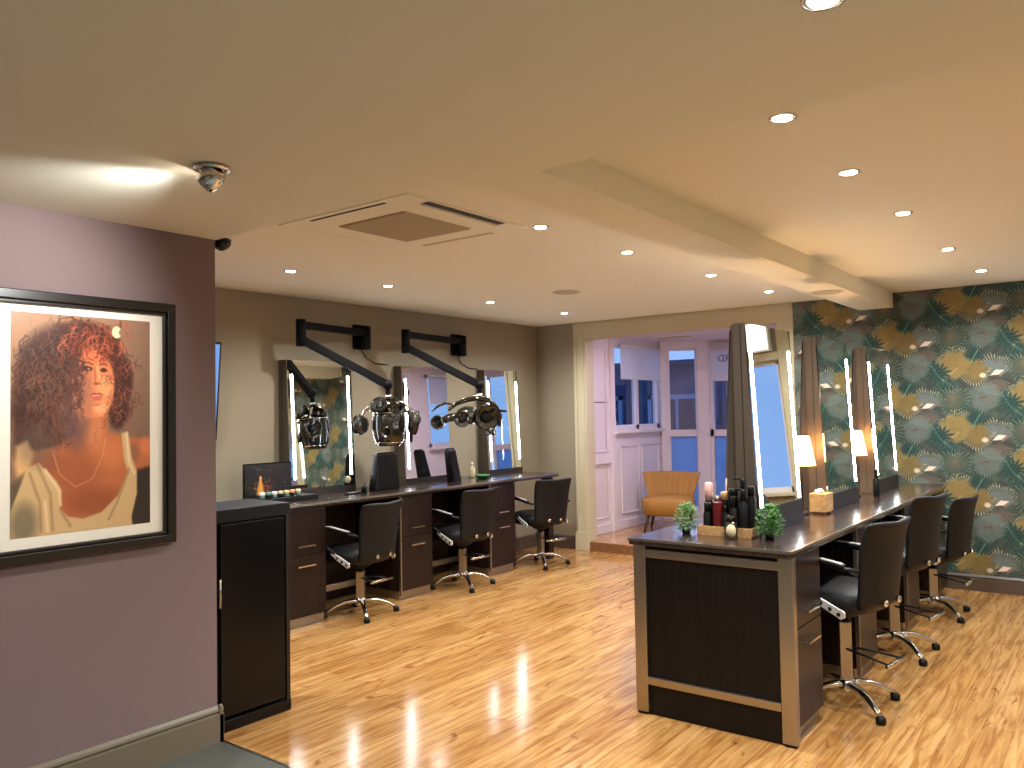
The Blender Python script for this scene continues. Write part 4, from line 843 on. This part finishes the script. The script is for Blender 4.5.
MB().lathe([(.030, 0), (.034, .006), (.035, .055), (.030, .078), (.022, .088), (.020, .088), (.028, .074), (.031, .05), (.030, .01), (.002, .008)], n=22).build('jar', M['jarglass'], jr)
Rl = Vector((-.92, -.39, 0)).to_track_quat('Z', 'Y').to_matrix(); MB().lathe([(.001, .034), (.024, .034), (.024, .0375), (.001, .0375)], (0, 0, .045), 24, Rl, sx=1.0, sy=1.35).build('label', M['creaml'], jr)
MB().lathe([(.023, .086), (.025, .09), (.025, .115), (.02, .118)], n=18).build('lid', M['dchrome'], jr)
def bush(x, y, r, h, label, n=170, m='leaf', z=ZI, lean=(0, 0)):
    t = thing('potted_fern', label, 'plant', (x, y, z), 0, 'small green plants beside the tray')
    MB().lathe([(.02, 0), (.024, .022), (.022, .026), (.016, .022)], n=16).build('pot', M['blackm'], t)
    mb = MB()
    for i in range(n):
        a = rng.uniform(0, 2 * PI); q = rng.uniform(0, 1) ** .6; zz = .018 + h * .92 * rng.uniform(.0, 1) * (1 - .3 * q ** 3); rr_ = r * q * (.72 + .28 * math.sin(PI * min(1, (zz / h) * .9 + .1)))
        c = Vector((rr_ * math.cos(a) + lean[0] * zz, rr_ * math.sin(a) + lean[1] * zz, zz)); d = Vector((math.cos(a) * .7, math.sin(a) * .7, rng.uniform(-.2, .9))).normalized(); s = d.cross(Vector((0, 0, 1))).normalized(); L_f = rng.uniform(.016, .030)
        up = s.cross(d)
        for k in range(5):
            b0 = c + d * L_f * (k / 5 - .4); ww = L_f * .42 * (1 - k / 6)
            for sg in (-1, 1): mb.add([b0, b0 + s * sg * ww + d * ww * .5 + up * .003, b0 + d * ww * .9], [(0, 1, 2)])
        mb.add([c - d * L_f, c - d * L_f + s * .001, c + d * L_f * .7], [(0, 1, 2)])
    mb.build('foliage', M[m], t)
bush(4.01, 1.915, .064, .165, 'pale green ferny plant left of the wooden tray', 330, 'leaf2'); bush(4.04, 1.478, .072, .172, 'bright green ferny plant right of the wooden tray', 400, 'leaf')
def table_lamp(x, y, label):
    t = thing('table_lamp', label, 'lamp', (x + .015, y - .005, ZI), 0, 'table lamps on the island')
    MB().lathe([(.035, 0), (.04, .006), (.035, .012), (.01, .016)], n=20).build('base', M['blackm'], t); MB().tube([(0, 0, .01), (0, 0, .33)], .009).build('stem', M['blackm'], t)
    mb = MB(); n = 28; vs = []
    for r, z in ((.088, .30), (.054, .48), (.052, .48), (.086, .30)):
        vs += [(r * math.cos(2 * PI * k / n), r * math.sin(2 * PI * k / n), z) for k in range(n)]
    mb.add(vs, [(i * n + k, i * n + (k + 1) % n, ((i + 1) % 4) * n + (k + 1) % n, ((i + 1) % 4) * n + k) for i in range(4) for k in range(n)], True).build('lamp_shade', M['shade'], t)
    MB().sphere((0, 0, .36), .022).build('bulb', M['lamp'], t)
    l = bpy.data.lights.new('bulb_light', 'POINT'); l.energy = 22; l.color = (1, .62, .30); l.shadow_soft_size = .03; o = bpy.data.objects.new('bulb_light', l); C.objects.link(o); o.parent = t; o.location = (0, 0, .40)
table_lamp(5.06, 1.655, 'glowing table lamp on the island between the first and middle mirrors'); table_lamp(6.26, 1.655, 'glowing table lamp on the island between the middle and last mirrors')
bx_ = thing('tissue_box', 'pale wooden tissue box beside the first table lamp', 'box', (5.19, 1.575, ZI), 0); B((-.07, -.055, .012), (.08, .045, .125)).build('box', M['oak'], bx_, .003)
w_ = MB(); w_.tube([(-.05, 0, .125), (-.02, .01, .138), (.01, -.005, .132), (.04, .01, .14), (.07, 0, .127)], [.01, .018, .014, .016, .008], 8, .6); w_.build('tissue', M['whitep'], bx_)
for sx in (-.045, .065): B((sx - .01, -.045, 0), (sx + .01, .035, .012)).build('foot', M['oak'], bx_)
bottle(6.33, 1.52, .022, .20, 'dark bottle on the island beside the farther table lamp', 'blackm', 'dchrome', .3, .5, z=ZI)

# ------------------------------------------------------------------ ochre chair in the bay
oc = thing('cocktail_chair', 'ochre velvet cocktail chair with fluted back in the window bay', 'chair', (8.97, 4.50, .1), math.radians(-72))
# local: faces -y
sb = MB(); n = 28
def ring(hx, hy, cy, z, p=5):
    out = []
    for k in range(n):
        a = 2 * PI * k / n; c, s = math.cos(a), math.sin(a); r = (abs(c) ** p + abs(s) ** p) ** (-1 / p); out.append((hx * r * c, cy + hy * r * s, z + (.02 * (1 - abs(r * c)) if z > .4 else 0)))
    return out
vs = ring(.26, .25, 0, .20) + ring(.29, .28, 0, .225) + ring(.30, .29, 0, .36) + ring(.285, .275, 0, .395) + ring(.2, .19, 0, .41)
sb.add(vs, [(i * n + k, i * n + (k + 1) % n, (i + 1) * n + (k + 1) % n, (i + 1) * n + k) for i in range(4) for k in range(n)] + [tuple(range(n))[::-1], tuple(4 * n + k for k in range(n))], True).build('seat', M['velvet'], oc)
bk = MB(); NU, NV = 56, 8; F_, Bk = [], []
for j in range(NV + 1):
    v = j / NV
    for i in range(NU + 1):
        u = -1 + 2 * i / NU; hw = .25 + .095 * v; flute = .012 * abs(math.sin(u * PI * 4.5)) * (1 if v < .97 else .4)
        z = .33 + .36 * v - (.02 * u * u if v > .5 else 0) + (.012 * abs(u) ** 3 if v > .9 else 0); y = .20 + .11 * v - .075 * u * u * (.6 + .4 * v)
        F_.append((u * hw, y - .03 - flute, z)); Bk.append((u * hw, y + .035, z))
m_ = NU + 1; N_ = len(F_); fs = []
for j in range(NV):
    for i in range(NU):
        a = j * m_ + i; fs += [(a, a + 1, a + m_ + 1, a + m_), (N_ + a, N_ + a + m_, N_ + a + m_ + 1, N_ + a + 1)]
    for a in (j * m_, j * m_ + NU): fs.append((a, a + m_, N_ + a + m_, N_ + a))
for i in range(NU):
    for a in (i, NV * m_ + i): fs.append((a, a + 1, N_ + a + 1, N_ + a))
bk.add(F_ + Bk, fs, True).build('backrest', M['velvet'], oc)
for sx, sy in ((-1, -1), (1, -1), (1, 1), (-1, 1)): MB().cyl((sx * .26, sy * .24, 0), (sx * .21, sy * .20, .22), .013, 12, .024).build('leg', M['legw'], oc)

# grey seat corner at the bottom left of the picture
gs = thing('low_seat', 'dark grey-green low seat with pale piping at the bottom left corner', 'seat', (.765, 2.75, 0), .0)
MB().box((-.2, -.2, .05), (.2, .2, .555)).build('body', M['greybox'], gs, .01); MB().tube([(-.2, -.2, .56), (.2, -.2, .56), (.2, .2, .56), (-.2, .2, .56), (-.2, -.2, .56)], .008, 8).build('piping', M['silver'], gs); MB().tube([(.2, -.2, .05), (.2, -.2, .56)], .007).build('piping', M['silver'], gs)
for sx in (-.17, .17):
    for sy in (-.17, .17): MB().cyl((sx, sy, 0), (sx, sy, .06), .015).build('foot', M['blackm'], gs)

# ------------------------------------------------------------------ world, camera
w = bpy.data.worlds.new('dusk_sky'); bpy.context.scene.world = w; w.use_nodes = True; nt = w.node_tree
bg = nt.nodes['Background']; bg.inputs['Color'].default_value = rgba((150, 186, 245)); bg.inputs['Strength'].default_value = 1.5
cd = bpy.data.cameras.new('camera'); co = bpy.data.objects.new('camera', cd); C.objects.link(co); bpy.context.scene.camera = co
f_px = 817.375; cd.sensor_width = 36; cd.lens = 36 * f_px / 1024; cd.clip_start = .05
yaw, pit, rol = math.radians(37.3275), math.radians(2.0004), math.radians(-1.0060)
f = Vector((math.cos(yaw) * math.cos(pit), math.sin(yaw) * math.cos(pit), math.sin(pit))); rt = Vector((math.sin(yaw), -math.cos(yaw), 0)); up = rt.cross(f)
r2 = rt * math.cos(rol) + up * math.sin(rol); u2 = -rt * math.sin(rol) + up * math.cos(rol)
mx = Matrix((r2, u2, -f)).transposed().to_4x4(); mx.translation = (0, 0, 1.55); co.matrix_world = mx
sc = bpy.context.scene
sc.view_settings.view_transform = 'Standard'; sc.view_settings.look = 'None'; sc.view_settings.gamma = 1; sc.view_settings.exposure = 0.12; sc.view_settings.use_curve_mapping = False
sc.cycles.max_bounces = 8; sc.cycles.diffuse_bounces = 5; sc.cycles.glossy_bounces = 5; sc.cycles.transparent_max_bounces = 8
sc.cycles.sample_clamp_indirect = 25.0; sc.cycles.use_denoising = True; sc.cycles.caustics_reflective = False; sc.cycles.caustics_refractive = False
